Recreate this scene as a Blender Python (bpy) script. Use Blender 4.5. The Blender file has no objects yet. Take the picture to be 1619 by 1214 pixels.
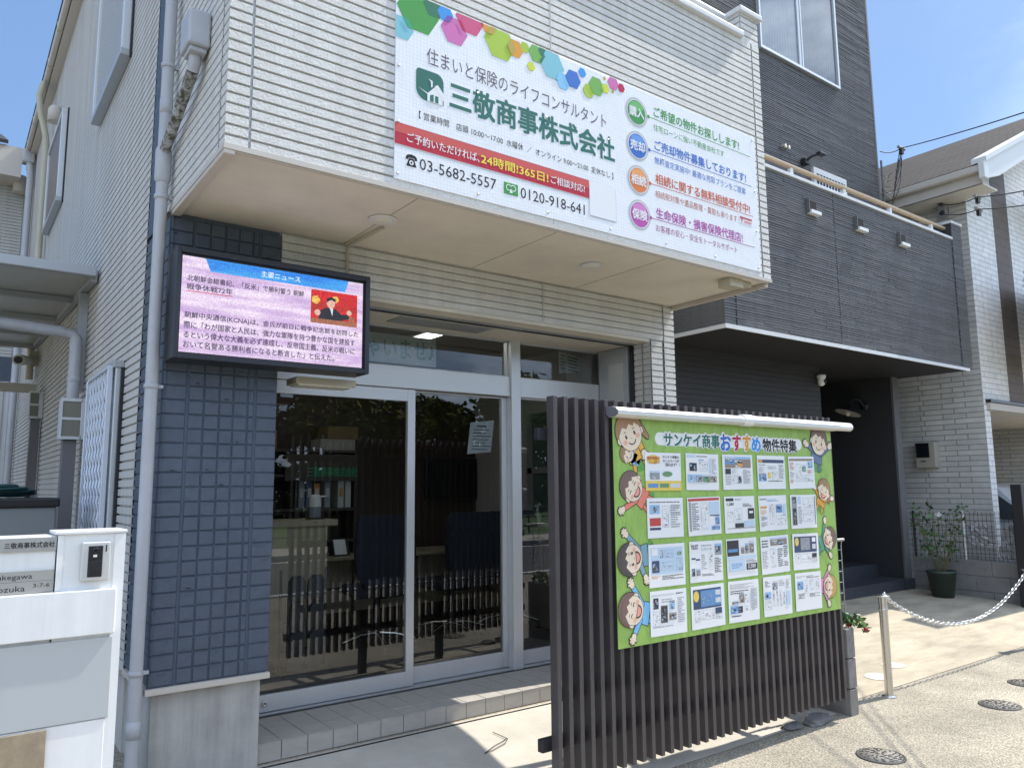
import bpy, bmesh, math, random
from mathutils import Vector, Matrix, Euler
from mathutils.geometry import tessellate_polygon

S = bpy.context.scene
COL = S.collection
random.seed(7)
R = math.radians

# ------------------------------------------------------------------ camera
cam_d = bpy.data.cameras.new('camera')
cam = bpy.data.objects.new('camera', cam_d)
COL.objects.link(cam)
cam_d.sensor_fit = 'HORIZONTAL'
cam_d.sensor_width = 36.0
cam_d.lens = 36.0 * 1216.0 / 1619.0
cam_d.clip_start = 0.05
cam_d.clip_end = 2000
rot = Matrix(((0.80389227, -0.07138155, -0.59047599),
              (-0.59470843, -0.11131278, -0.79619806),
              (-0.00889367, 0.99121851, -0.13193469)))
cam.matrix_world = Matrix.Translation((0, 0, 1.5)) @ rot.to_4x4()
S.camera = cam

# ------------------------------------------------------------------ sky and sun
SUN = Vector((0.73, -0.085, 1.0)).normalized()          # direction towards the sun
elev = math.asin(SUN.z)
azim = math.atan2(SUN.x, SUN.y)
wd = bpy.data.worlds.new("World")
S.world = wd
wd.use_nodes = True
nt = wd.node_tree
nt.nodes.clear()
wo = nt.nodes.new('ShaderNodeOutputWorld')
bg = nt.nodes.new('ShaderNodeBackground')
bg.inputs['Strength'].default_value = 0.085
sky = nt.nodes.new('ShaderNodeTexSky')
sky.sky_type = 'NISHITA'
sky.sun_disc = False
sky.sun_elevation = elev
sky.sun_rotation = azim
sky.air_density = 1.0
sky.dust_density = 0.6
sky.ozone_density = 2.0
# summer clouds over the park, brightened and spread to light the facing walls
tc = nt.nodes.new('ShaderNodeTexCoord')
mp = nt.nodes.new('ShaderNodeMapping'); mp.inputs['Scale'].default_value = (2.2, 2.2, 5.0)
nz = nt.nodes.new('ShaderNodeTexNoise'); nz.inputs['Scale'].default_value = 2.2
nz.inputs['Detail'].default_value = 8; nz.inputs['Roughness'].default_value = 0.6
cr = nt.nodes.new('ShaderNodeValToRGB')
cr.color_ramp.elements[0].position = 0.40; cr.color_ramp.elements[0].color = (.10, .10, .10, 1)
cr.color_ramp.elements[1].position = 0.66; cr.color_ramp.elements[1].color = (1, 1, 1, 1)
sx = nt.nodes.new('ShaderNodeSeparateXYZ')
mr = nt.nodes.new('ShaderNodeMapRange')
mr.inputs['From Min'].default_value = 0.35; mr.inputs['From Max'].default_value = -0.25
mr.inputs['To Min'].default_value = 0.0; mr.inputs['To Max'].default_value = 0.85
mu = nt.nodes.new('ShaderNodeMath'); mu.operation = 'MULTIPLY'
mx = nt.nodes.new('ShaderNodeMix'); mx.data_type = 'RGBA'
mx.inputs[7].default_value = (14, 16, 19.5, 1)
L = nt.links.new
L(tc.outputs['Generated'], mp.inputs['Vector']); L(mp.outputs['Vector'], nz.inputs['Vector'])
L(nz.outputs['Fac'], cr.inputs['Fac']); L(tc.outputs['Generated'], sx.inputs['Vector'])
L(sx.outputs['Y'], mr.inputs['Value']); L(cr.outputs['Color'], mu.inputs[0]); L(mr.outputs['Result'], mu.inputs[1])
mb = nt.nodes.new('ShaderNodeMix'); mb.data_type = 'RGBA'; mb.inputs[0].default_value = 0.5
mb.inputs[7].default_value = (1.75, 3.25, 6.1, 1)      # even summer blue, evens out the gradient of the clear sky
L(sky.outputs['Color'], mb.inputs[6])
L(mu.outputs['Value'], mx.inputs[0]); L(mb.outputs[2], mx.inputs[6]); L(mx.outputs[2], bg.inputs['Color'])
L(bg.outputs['Background'], wo.inputs['Surface'])

sl = bpy.data.lights.new('sun', 'SUN')
sl.energy = 3.3
sl.angle = R(0.5)
sl.color = (1.0, 0.95, 0.86)
so = bpy.data.objects.new('sun', sl)
COL.objects.link(so)
so.rotation_euler = SUN.to_track_quat('Z', 'Y').to_euler()
so.location = (6, -2, 12)

S.view_settings.view_transform = 'Standard'
S.view_settings.look = 'None'
S.view_settings.exposure = 0.95
S.view_settings.gamma = 1.0
S.view_settings.use_curve_mapping = False
S.cycles.max_bounces = 8
S.cycles.transparent_max_bounces = 16
S.cycles.glossy_bounces = 4
S.cycles.use_denoising = True
S.cycles.caustics_reflective = False
S.cycles.caustics_refractive = False

# ------------------------------------------------------------------ helpers
def tag(o, label=None, cat=None, group=None, kind=None):
    if label: o['label'] = label
    if cat: o['category'] = cat
    if group: o['group'] = group
    if kind: o['kind'] = kind
    return o

def thing(name, label, cat, loc=(0, 0, 0), rz=0.0, group=None):
    o = bpy.data.objects.new(name, None)
    o.empty_display_size = 0.1
    COL.objects.link(o)
    o.location = loc
    o.rotation_euler = (0, 0, rz)
    return tag(o, label, cat, group)

def mat(name, col, rough=0.6, metal=0.0, bump=0.0, bscale=40.0, var=0.0, vscale=6.0, spec=0.5,
        emit=None, estr=0.0, coat=0.0, aniso=None, bdist=0.002, streak=0.0):
    m = bpy.data.materials.new(name)
    m.use_nodes = True
    n = m.node_tree
    b = n.nodes['Principled BSDF']
    b.inputs['Base Color'].default_value = (*col, 1)
    b.inputs['Roughness'].default_value = rough
    b.inputs['Metallic'].default_value = metal
    b.inputs['Specular IOR Level'].default_value = spec
    b.inputs['Coat Weight'].default_value = coat
    if emit:
        b.inputs['Emission Color'].default_value = (*emit, 1)
        b.inputs['Emission Strength'].default_value = estr
    if bump or var:
        t = n.nodes.new('ShaderNodeTexCoord')
        src = t.outputs['Object']
        if aniso:
            q = n.nodes.new('ShaderNodeMapping'); q.inputs['Scale'].default_value = aniso
            n.links.new(src, q.inputs['Vector']); src = q.outputs['Vector']
    if bump:
        z = n.nodes.new('ShaderNodeTexNoise'); z.inputs['Scale'].default_value = bscale
        z.inputs['Detail'].default_value = 5; z.inputs['Roughness'].default_value = 0.65
        n.links.new(src, z.inputs['Vector'])
        u = n.nodes.new('ShaderNodeBump'); u.inputs['Strength'].default_value = bump
        u.inputs['Distance'].default_value = bdist
        n.links.new(z.outputs['Fac'], u.inputs['Height'])
        n.links.new(u.outputs['Normal'], b.inputs['Normal'])
    if var:
        z = n.nodes.new('ShaderNodeTexNoise'); z.inputs['Scale'].default_value = vscale
        z.inputs['Detail'].default_value = 6; z.inputs['Roughness'].default_value = 0.7
        n.links.new(src, z.inputs['Vector'])
        r = n.nodes.new('ShaderNodeMapRange')
        r.inputs['From Min'].default_value = 0.25; r.inputs['From Max'].default_value = 0.75
        r.inputs['To Min'].default_value = 1 - var; r.inputs['To Max'].default_value = 1 + var
        n.links.new(z.outputs['Fac'], r.inputs['Value'])
        k = n.nodes.new('ShaderNodeVectorMath'); k.operation = 'SCALE'
        k.inputs[0].default_value = col
        n.links.new(r.outputs['Result'], k.inputs['Scale'])
        n.links.new(k.outputs['Vector'], b.inputs['Base Color'])
    if streak:      # rain streaks and dust that run down the surface
        t2 = n.nodes.new('ShaderNodeTexCoord'); q2 = n.nodes.new('ShaderNodeMapping'); q2.inputs['Scale'].default_value = (7, 7, .45)
        z2 = n.nodes.new('ShaderNodeTexNoise'); z2.inputs['Scale'].default_value = 2.0; z2.inputs['Detail'].default_value = 8; z2.inputs['Roughness'].default_value = 0.62
        r2 = n.nodes.new('ShaderNodeMapRange'); r2.inputs['From Min'].default_value = .36; r2.inputs['From Max'].default_value = .62
        r2.inputs['To Min'].default_value = 1 - streak; r2.inputs['To Max'].default_value = 1.02
        s2 = n.nodes.new('ShaderNodeVectorMath'); s2.operation = 'SCALE'; s2.inputs[0].default_value = col
        if b.inputs['Base Color'].is_linked: n.links.new(b.inputs['Base Color'].links[0].from_socket, s2.inputs[0])
        n.links.new(t2.outputs['Object'], q2.inputs['Vector']); n.links.new(q2.outputs['Vector'], z2.inputs['Vector'])
        n.links.new(z2.outputs['Fac'], r2.inputs['Value']); n.links.new(r2.outputs['Result'], s2.inputs['Scale'])
        n.links.new(s2.outputs['Vector'], b.inputs['Base Color'])
    return m

def brick_mat(name, c1, c2, mortar, w, h, ms, plane='XZ', rough=0.7, bump=0.6, off=0.5, bdist=0.006, ofreq=2, squash=1.0):
    m = mat(name, c1, rough)
    n = m.node_tree; b = n.nodes['Principled BSDF']
    t = n.nodes.new('ShaderNodeTexCoord'); sp = n.nodes.new('ShaderNodeSeparateXYZ'); cb = n.nodes.new('ShaderNodeCombineXYZ')
    n.links.new(t.outputs['Object'], sp.inputs['Vector'])
    n.links.new(sp.outputs[plane[0]], cb.inputs['X']); n.links.new(sp.outputs[plane[1]], cb.inputs['Y'])
    k = n.nodes.new('ShaderNodeTexBrick')
    k.offset = off; k.offset_frequency = ofreq; k.squash = squash; k.squash_frequency = 2
    k.inputs['Color1'].default_value = (*c1, 1); k.inputs['Color2'].default_value = (*c2, 1); k.inputs['Mortar'].default_value = (*mortar, 1)
    k.inputs['Scale'].default_value = 1.0; k.inputs['Mortar Size'].default_value = ms
    k.inputs['Brick Width'].default_value = w; k.inputs['Row Height'].default_value = h
    k.inputs['Mortar Smooth'].default_value = 0.2
    n.links.new(cb.outputs['Vector'], k.inputs['Vector'])
    z = n.nodes.new('ShaderNodeTexNoise'); z.inputs['Scale'].default_value = 9; z.inputs['Detail'].default_value = 8
    n.links.new(t.outputs['Object'], z.inputs['Vector'])
    mm = n.nodes.new('ShaderNodeMix'); mm.data_type = 'RGBA'; mm.blend_type = 'MULTIPLY'; mm.inputs[0].default_value = 0.5
    rr = n.nodes.new('ShaderNodeMapRange'); rr.inputs['To Min'].default_value = 0.6; rr.inputs['To Max'].default_value = 1.4
    n.links.new(z.outputs['Fac'], rr.inputs['Value'])
    n.links.new(k.outputs['Color'], mm.inputs[6]); n.links.new(rr.outputs['Result'], mm.inputs[7])
    n.links.new(mm.outputs[2], b.inputs['Base Color'])
    u = n.nodes.new('ShaderNodeBump'); u.inputs['Strength'].default_value = bump; u.inputs['Distance'].default_value = bdist; u.invert = True
    ad = n.nodes.new('ShaderNodeMath'); ad.operation = 'MULTIPLY_ADD'; ad.inputs[1].default_value = -0.35
    n.links.new(z.outputs['Fac'], ad.inputs[0]); n.links.new(k.outputs['Fac'], ad.inputs[2])
    n.links.new(ad.outputs['Value'], u.inputs['Height']); n.links.new(u.outputs['Normal'], b.inputs['Normal'])
    return m

class MB:
    def __init__(s):
        s.v = []; s.f = []; s.k = []; s.ms = []; s.sm = []
    def mi(s, m):
        if m not in s.ms: s.ms.append(m)
        return s.ms.index(m)
    def face(s, pts, m, smooth=False):
        i = len(s.v); s.v += [tuple(p) for p in pts]
        s.f.append(tuple(range(i, i + len(pts)))); s.k.append(s.mi(m)); s.sm.append(smooth)
    def faces(s, vs, fs, m, smooth=False):
        i = len(s.v); s.v += [tuple(p) for p in vs]; q = s.mi(m)
        for f in fs:
            s.f.append(tuple(i + a for a in f)); s.k.append(q); s.sm.append(smooth)
    def box(s, x0, x1, y0, y1, z0, z1, m, bev=0.0):
        if bev <= 0:
            vs = [(x0, y0, z0), (x1, y0, z0), (x1, y1, z0), (x0, y1, z0), (x0, y0, z1), (x1, y0, z1), (x1, y1, z1), (x0, y1, z1)]
            s.faces(vs, [(0, 3, 2, 1), (4, 5, 6, 7), (0, 1, 5, 4), (1, 2, 6, 5), (2, 3, 7, 6), (3, 0, 4, 7)], m)
            return
        bm = bmesh.new(); bmesh.ops.create_cube(bm, size=1)
        for v in bm.verts:
            v.co = Vector((x0 + (v.co.x + .5) * (x1 - x0), y0 + (v.co.y + .5) * (y1 - y0), z0 + (v.co.z + .5) * (z1 - z0)))
        bmesh.ops.bevel(bm, geom=list(bm.edges), offset=min(bev, .49 * min(x1 - x0, y1 - y0, z1 - z0)), segments=2, profile=0.5, affect='EDGES')
        bm.verts.index_update()
        s.faces([v.co.copy() for v in bm.verts], [[v.index for v in f.verts] for f in bm.faces], m)
        bm.free()
    def rbox(s, c, size, rz, m, bev=0.0):
        t = MB(); t.box(-size[0] / 2, size[0] / 2, -size[1] / 2, size[1] / 2, -size[2] / 2, size[2] / 2, m, bev)
        c_, s_ = math.cos(rz), math.sin(rz)
        s.faces([(c[0] + a * c_ - b * s_, c[1] + a * s_ + b * c_, c[2] + d) for a, b, d in t.v], t.f, m)
    def extr(s, prof, axis, a0, a1, m, closed=True, smooth=False, cap=True):
        # prof: list of (p,q); axis x: (y,z); y: (x,z); z: (x,y)
        def P(a, p):
            return (a, p[0], p[1]) if axis == 'x' else (p[0], a, p[1]) if axis == 'y' else (p[0], p[1], a)
        n = len(prof)
        vs = [P(a0, p) for p in prof] + [P(a1, p) for p in prof]
        fs = [(i, (i + 1) % n, n + (i + 1) % n, n + i) for i in range(n if closed else n - 1)]
        s.faces(vs, fs, m, smooth)
        if closed and cap:
            tri = tessellate_polygon([[Vector((p[0], p[1], 0)) for p in prof]])
            s.faces(vs, [tuple(t) for t in tri] + [tuple(n + a for a in t[::-1]) for t in tri], m)
    def tube(s, path, r, m, n=10, cap=True, smooth=True):
        path = [Vector(p) for p in path]
        rs = r if isinstance(r, (list, tuple)) else [r] * len(path)
        vs = []; up = None
        for i, p in enumerate(path):
            d = (path[min(i + 1, len(path) - 1)] - path[max(i - 1, 0)]).normalized()
            if up is None:
                up = d.orthogonal().normalized()
            up = (up - d * up.dot(d)).normalized()
            w = d.cross(up)
            for j in range(n):
                a = 2 * math.pi * j / n
                vs.append(p + (up * math.cos(a) + w * math.sin(a)) * rs[i])
        fs = []
        for i in range(len(path) - 1):
            for j in range(n):
                fs.append((i * n + j, i * n + (j + 1) % n, (i + 1) * n + (j + 1) % n, (i + 1) * n + j))
        s.faces(vs, fs, m, smooth)
        if cap:
            k = len(path) - 1
            s.faces(vs, [tuple(range(n))[::-1], tuple(k * n + j for j in range(n))], m)
    def lathe(s, prof, c, m, n=20, axis='z', smooth=True):
        vs = []
        for r_, h in prof:
            for j in range(n):
                a = 2 * math.pi * j / n
                if axis == 'z': vs.append((c[0] + r_ * math.cos(a), c[1] + r_ * math.sin(a), c[2] + h))
                elif axis == 'y': vs.append((c[0] + r_ * math.cos(a), c[1] + h, c[2] + r_ * math.sin(a)))
                else: vs.append((c[0] + h, c[1] + r_ * math.cos(a), c[2] + r_ * math.sin(a)))
        fs = [(i * n + j, i * n + (j + 1) % n, (i + 1) * n + (j + 1) % n, (i + 1) * n + j) for i in range(len(prof) - 1) for j in range(n)]
        s.faces(vs, fs, m, smooth)
        s.faces(vs, [tuple(range(n)), tuple((len(prof) - 1) * n + j for j in range(n))], m)
    # ---- flat artwork on a wall facing -Y
    def flat(s, poly, y, m):
        tri = tessellate_polygon([[Vector((p[0], p[1], 0)) for p in poly]])
        vs = [(p[0], y, p[1]) for p in poly]
        out = []
        for t in tri:
            a, b, c = (poly[i] for i in t)
            cr_ = (b[0] - a[0]) * (c[1] - a[1]) - (b[1] - a[1]) * (c[0] - a[0])
            out.append(tuple(t) if cr_ > 0 else tuple(t[::-1]))
        s.faces(vs, out, m)
    def rect(s, u0, u1, v0, v1, y, m):
        s.face([(u0, y, v0), (u1, y, v0), (u1, y, v1), (u0, y, v1)], m)
    def text(s, body, bbox, y, m, bold=0.0, keep=False):
        vs, fs = text_geo(body)
        x0 = min(v[0] for v in vs); x1 = max(v[0] for v in vs); z0 = min(v[1] for v in vs); z1 = max(v[1] for v in vs)
        u0, u1, v0, v1 = bbox
        offs = [(0.0, 0.0)]
        if bold > 0:
            r = bold * (v1 - v0); n = 12 if bold > .07 else 4
            u0 += r; u1 -= r; v0 += r; v1 -= r
            offs += [(r * math.cos(2 * math.pi * (i + .5) / n), r * math.sin(2 * math.pi * (i + .5) / n)) for i in range(n)]
        kx = (u1 - u0) / (x1 - x0); kz = (v1 - v0) / (z1 - z0)
        for i, (du, dv) in enumerate(offs):
            s.faces([(u0 + (a - x0) * kx + du, y - .00004 * i, v0 + (b - z0) * kz + dv) for a, b in vs], fs, m)
    def build(s, name, parent=None, smooth_angle=None):
        me = bpy.data.meshes.new(name)
        me.from_pydata(s.v, [], s.f)
        for m in s.ms: me.materials.append(m)
        me.polygons.foreach_set('material_index', s.k)
        me.polygons.foreach_set('use_smooth', s.sm)
        me.update()
        o = bpy.data.objects.new(name, me)
        COL.objects.link(o)
        if parent:
            o.parent = parent
            o.matrix_parent_inverse = Matrix.Translation(-parent.location)
        return o

TXT = {}
def text_geo(body, bold=0.0):
    key = (body, bold)
    if key not in TXT:
        c = bpy.data.curves.new('txt', 'FONT'); c.body = body; c.size = 1; c.resolution_u = 2; c.offset = bold
        o = bpy.data.objects.new('txt', c); COL.objects.link(o)
        bpy.context.view_layer.update()
        me = bpy.data.meshes.new_from_object(o.evaluated_get(bpy.context.evaluated_depsgraph_get()))
        vs = [(v.co.x, v.co.y) for v in me.vertices]; fs = []
        for p in me.polygons:
            t = tuple(p.vertices)
            a, b, d = (vs[i] for i in t[:3])
            fs.append(t if (b[0] - a[0]) * (d[1] - a[1]) - (b[1] - a[1]) * (d[0] - a[0]) >= 0 else t[::-1])
        TXT[key] = (vs, fs)
        bpy.data.objects.remove(o); bpy.data.curves.remove(c); bpy.data.meshes.remove(me)
    return TXT[key]

def ngon(cx, cz, r, n, a0=0.0, sx_=1.0, sz_=1.0):
    return [(cx + r * sx_ * math.cos(a0 + 2 * math.pi * i / n), cz + r * sz_ * math.sin(a0 + 2 * math.pi * i / n)) for i in range(n)]

def clip(poly, u0, u1, v0, v1):
    for ax, lim, sg in ((0, u0, 1), (0, u1, -1), (1, v0, 1), (1, v1, -1)):
        out = []
        for i, p in enumerate(poly):
            q = poly[(i + 1) % len(poly)]
            a = sg * (p[ax] - lim); b = sg * (q[ax] - lim)
            if a >= 0: out.append(p)
            if a * b < 0:
                t = a / (a - b); out.append((p[0] + t * (q[0] - p[0]), p[1] + t * (q[1] - p[1])))
        poly = out
        if len(poly) < 3: return None
    return poly

def ribs(mb, axis, a0, a1, z0, z1, pos, out, m, pitch=0.049, g=0.0120, d=0.014, phase=0.0):
    """horizontal ribbed siding; axis = direction it runs, out = outward sign of its normal"""
    pr = [(pos, z0)]
    z = z0 + phase
    while z < z1 - 0.004:
        t = min(z + pitch - g, z1)
        pr += [(pos, t)]
        if t < z1 - g:
            pr += [(pos - out * d, t + 0.0025), (pos - out * d, t + g - 0.0015), (pos, t + g)]
        z += pitch
    pr.append((pos, z1))
    if (axis == 'x') == (out < 0):
        mb.extr(pr, axis, a0, a1, m, closed=False)
    else:
        mb.extr(pr, axis, a1, a0, m, closed=False)

def g(y):
    ks = [(-100, -.07), (3.0, -.07), (3.6, -.04), (4.0, .02), (4.3, .05), (5.4, .10), (200, .10)]
    for (a, b), (c, d) in zip(ks, ks[1:]):
        if y <= c: return b + (d - b) * (y - a) / (c - a)
    return .1

# ------------------------------------------------------------------ materials
SIDING = mat('cream_siding', (0.73, 0.715, 0.68), 0.8, bump=1.0, bscale=85, var=0.14, vscale=110, bdist=0.011, streak=.08)  # fine colour specks stand in for shade in the stippled surface
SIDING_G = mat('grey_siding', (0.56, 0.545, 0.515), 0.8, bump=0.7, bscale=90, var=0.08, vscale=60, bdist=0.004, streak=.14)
SEAL = mat('sealant', (0.42, 0.43, 0.44), 0.6)
BLUETILE = mat('slate_blue_tile', (0.074, 0.094, 0.126), 0.6, bump=0.9, bscale=45, var=0.16, vscale=12, bdist=0.004)
BLUEMORT = mat('slate_blue_joint', (0.068, 0.092, 0.128), 0.65)
SOFFIT = mat('soffit_board', (0.70, 0.645, 0.555), 0.7, var=0.09, vscale=3.5)
TRIM = mat('beige_trim', (0.55, 0.50, 0.44), 0.55)
TRIMW = mat('pale_metal_trim', (0.66, 0.66, 0.66), 0.4)
ALU = mat('anodised_aluminium', (0.66, 0.67, 0.68), 0.42, metal=0.55, bump=0.05, bscale=60, aniso=(1, 1, 40))
ALUD = mat('aluminium_side', (0.45, 0.46, 0.47), 0.45, metal=0.5)
STEEL = mat('stainless_steel', (0.62, 0.60, 0.56), 0.25, metal=1.0, bump=0.05, bscale=30, aniso=(30, 30, 1))
CHROME = mat('chromed_steel', (0.75, 0.75, 0.74), 0.18, metal=1.0)
PVC = mat('grey_pvc_pipe', (0.45, 0.455, 0.475), 0.45, var=0.08, vscale=6, streak=.10)
PVCB = mat('beige_pvc_pipe', (0.48, 0.44, 0.34), 0.5, var=0.08, vscale=5)
BLACK = mat('black_plastic', (0.012, 0.012, 0.014), 0.4)
BLACKM = mat('black_metal', (0.018, 0.018, 0.022), 0.45)
NAVY = mat('navy_cabinet', (0.022, 0.026, 0.036), 0.35)
CONC = mat('plinth_concrete', (0.43, 0.42, 0.395), 0.85, bump=0.4, bscale=150, var=0.2, vscale=4, streak=.22)
TILE = mat('porch_tile', (0.40, 0.375, 0.34), 0.7, bump=0.5, bscale=70, var=0.12, vscale=9, aniso=(1, 3, 3))
GROUT = mat('porch_grout', (0.24, 0.225, 0.205), 0.85)
BROWN = mat('dark_brown_powder_coat', (0.070, 0.060, 0.060), 0.42, var=0.14, vscale=11, streak=.18)
WHITE = mat('white_board', (0.80, 0.80, 0.79), 0.5)
WHITEG = mat('white_powder_coat', (0.79, 0.79, 0.775), 0.35, coat=0.2, var=.03, vscale=14, streak=.07)
DARKSID = mat('charcoal_siding', (0.132, 0.132, 0.136), 0.6, bump=0.3, bscale=160, var=0.18, vscale=14, aniso=(1, 1, 9), streak=.12)
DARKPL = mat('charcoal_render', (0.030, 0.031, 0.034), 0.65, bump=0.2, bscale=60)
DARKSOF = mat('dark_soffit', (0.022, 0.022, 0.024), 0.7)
DARKTILE = mat('dark_porch_tile', (0.045, 0.05, 0.062), 0.45, var=0.1, vscale=6)
WOODAL = mat('wood_look_rail', (0.42, 0.31, 0.19), 0.4, metal=0.2, bump=0.05, bscale=20, aniso=(1, 30, 30))

def glass_mat(name, tint=(0.9, 0.93, 0.92), ior=1.5, boost=1.0, rough=0.0):
    m = bpy.data.materials.new(name); m.use_nodes = True
    n = m.node_tree; n.nodes.clear()
    o = n.nodes.new('ShaderNodeOutputMaterial'); x = n.nodes.new('ShaderNodeMixShader')
    t = n.nodes.new('ShaderNodeBsdfTransparent'); t.inputs['Color'].default_value = (*tint, 1)
    gl = n.nodes.new('ShaderNodeBsdfGlossy'); gl.inputs['Roughness'].default_value = rough
    fr = n.nodes.new('ShaderNodeFresnel'); fr.inputs['IOR'].default_value = ior
    mu_ = n.nodes.new('ShaderNodeMath'); mu_.operation = 'MULTIPLY'; mu_.inputs[1].default_value = boost; mu_.use_clamp = True
    n.links.new(fr.outputs['Fac'], mu_.inputs[0]); n.links.new(mu_.outputs['Value'], x.inputs['Fac'])
    n.links.new(t.outputs['BSDF'], x.inputs[1]); n.links.new(gl.outputs['BSDF'], x.inputs[2]); n.links.new(x.outputs['Shader'], o.inputs['Surface'])
    return m
GLASS = glass_mat('window_glass', (0.86, 0.90, 0.89), 1.55, 2.2)

# ------------------------------------------------------------------ setting: ground, road, apron, park lawn
def ground_mat():
    m = mat('exposed_aggregate', (0.40, 0.37, 0.31), 0.9)
    n = m.node_tree; b = n.nodes['Principled BSDF']
    t = n.nodes.new('ShaderNodeTexCoord')
    v = n.nodes.new('ShaderNodeTexVoronoi'); v.inputs['Scale'].default_value = 75
    z = n.nodes.new('ShaderNodeTexNoise'); z.inputs['Scale'].default_value = 1.3; z.inputs['Detail'].default_value = 7; z.inputs['Roughness'].default_value = .65
    z2 = n.nodes.new('ShaderNodeTexNoise'); z2.inputs['Scale'].default_value = 110; z2.inputs['Detail'].default_value = 3
    for k in (v, z, z2): n.links.new(t.outputs['Object'], k.inputs['Vector'])
    r1 = n.nodes.new('ShaderNodeValToRGB')
    e = r1.color_ramp.elements
    e[0].position = .3; e[0].color = (.13, .113, .085, 1); e[1].position = .72; e[1].color = (.55, .49, .385, 1)
    n.links.new(z2.outputs['Fac'], r1.inputs['Fac'])
    mm = n.nodes.new('ShaderNodeMix'); mm.data_type = 'RGBA'; mm.blend_type = 'MULTIPLY'; mm.inputs[0].default_value = 1
    rr = n.nodes.new('ShaderNodeMapRange'); rr.inputs['From Min'].default_value = .3; rr.inputs['From Max'].default_value = .7
    rr.inputs['To Min'].default_value = .68; rr.inputs['To Max'].default_value = 1.25
    n.links.new(z.outputs['Fac'], rr.inputs['Value'])
    n.links.new(r1.outputs['Color'], mm.inputs[6]); n.links.new(rr.outputs['Result'], mm.inputs[7])
    n.links.new(mm.outputs[2], b.inputs['Base Color'])
    u = n.nodes.new('ShaderNodeBump'); u.inputs['Strength'].default_value = .7; u.inputs['Distance'].default_value = .006
    n.links.new(v.outputs['Distance'], u.inputs['Height']); n.links.new(u.outputs['Normal'], b.inputs['Normal'])
    return m
AGG = ground_mat()
APRON = mat('apron_concrete', (0.50, 0.465, 0.40), 0.9, bump=0.3, bscale=120, var=0.2, vscale=2.2)
DRIVE = mat('driveway_concrete', (0.41, 0.355, 0.265), 0.9, bump=0.5, bscale=95, var=0.38, vscale=2.2, aniso=(.6, 1.8, 1), bdist=.005)
ASPH = mat('asphalt', (0.075, 0.075, 0.078), 0.9, bump=0.4, bscale=160, var=0.2, vscale=2)
PAINT = mat('road_paint', (0.75, 0.75, 0.72), 0.7, var=0.1)
GRASS = mat('lawn_green', (0.07, 0.13, 0.03), 0.9, bump=0.5, bscale=40, var=0.3, vscale=5)

def sheet(name, x0, x1, ys, dz, m, nx=2):
    b = MB(); xs = [x0 + (x1 - x0) * i / (nx - 1) for i in range(nx)]
    vs = [(x, y, g(y) + dz) for y in ys for x in xs]
    fs = [(j * nx + i, j * nx + i + 1, (j + 1) * nx + i + 1, (j + 1) * nx + i) for j in range(len(ys) - 1) for i in range(nx - 1)]
    b.faces(vs, fs, m)
    return tag(b.build(name), kind='structure')
sheet('ground', -300, 300, [-300, 3.0, 3.6, 4.0, 4.3, 5.4, 300], 0.0, AGG)
sheet('forecourt_paving', 1.45, 5.06, [3.12, 3.3, 3.6, 3.8, 4.0, 4.222], .004, APRON)
sheet('driveway', 5.26, 10.55, [3.22, 3.4, 3.6, 3.8, 4.0, 4.3, 5.4, 6.3], .004, DRIVE)
sheet('road', -300, 300, [-7.0, -1.6], .004, ASPH)
sheet('pavement', -300, 300, [-9.2, -7.0], .12, APRON)
b = MB(); b.box(-300, 300, -7.12, -6.98, -.07, .055, CONC); tag(b.build('kerb'), kind='structure')
b = MB(); b.rect(0, 0, 0, 0, 0, PAINT) if False else None
for y0, y1 in ((-1.9, -1.75), (-6.8, -6.65)):
    b.face([(-300, y0, -.062), (300, y0, -.062), (300, y1, -.062), (-300, y1, -.062)], PAINT)
tag(b.build('road_markings'), kind='structure')
b = MB()
b.face([(-300, -300, .06), (300, -300, .06), (300, -9.2, .06), (-300, -9.2, .06)], GRASS)
tag(b.build('lawn'), kind='structure')

# ------------------------------------------------------------------ office building
office = thing('office_building', 'cream ribbed two storey office with slate blue tiled corner and glazed shopfront', 'building', (2.8, 4.2, 0))
XL, XR, YO, YC, ZS = 0.888, 4.78, 3.26, 4.2, 2.955
ZT = 4.835
# side wall going back on the left
b = MB()
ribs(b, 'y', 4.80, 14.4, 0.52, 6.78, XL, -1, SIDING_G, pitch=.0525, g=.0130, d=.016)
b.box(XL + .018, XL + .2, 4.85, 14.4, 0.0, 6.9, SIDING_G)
for yj in (6.55, 8.05, 9.9): b.box(XL - .0015, XL + .01, yj, yj + .006, .56, 6.7, SEAL)
b.box(XL - .03, XL + .02, 4.81, 14.3, .495, .522, TRIM)
b.box(XL + .03, XL + .1, 4.81, 14.4, -.1, .495, CONC)
b.build('side_wall', office)
# upper storey that overhangs the shopfront
b = MB()
ribs(b, 'x', XL + .11, XR - .10, ZS + .022, ZT - .05, YO, -1, SIDING)
for x0, x1 in ((XL - .001, XL + .099), (XR - .088, XR - .001)):
    ribs(b, 'x', x0, x1, ZS + .022, ZT - .05, YO - .001, -1, SIDING)
ribs(b, 'y', YO + .10, 4.60, ZS + .022, 6.78, XL, -1, SIDING)
ribs(b, 'y', YO - .001, YO + .088, ZS + .022, 6.78, XL - .001, -1, SIDING)
ribs(b, 'y', YO + .003, 6.2, ZS + .022, ZT - .05, XR, 1, SIDING)
b.box(XL + .016, XR - .016, YO + .017, YO + .16, ZS + .03, ZT - .06, SEAL)
b.box(XL + .004, XL + .012, YO + .088, YO + .1, ZS + .03, 6.7, SEAL); b.box(XL + .017, XL + .16, YO + .2, 4.84, ZS + .03, 6.8, SEAL)
b.box(XR - .16, XR - .016, YO + .2, 6.2, ZS + .03, ZT - .06, SEAL)
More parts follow.
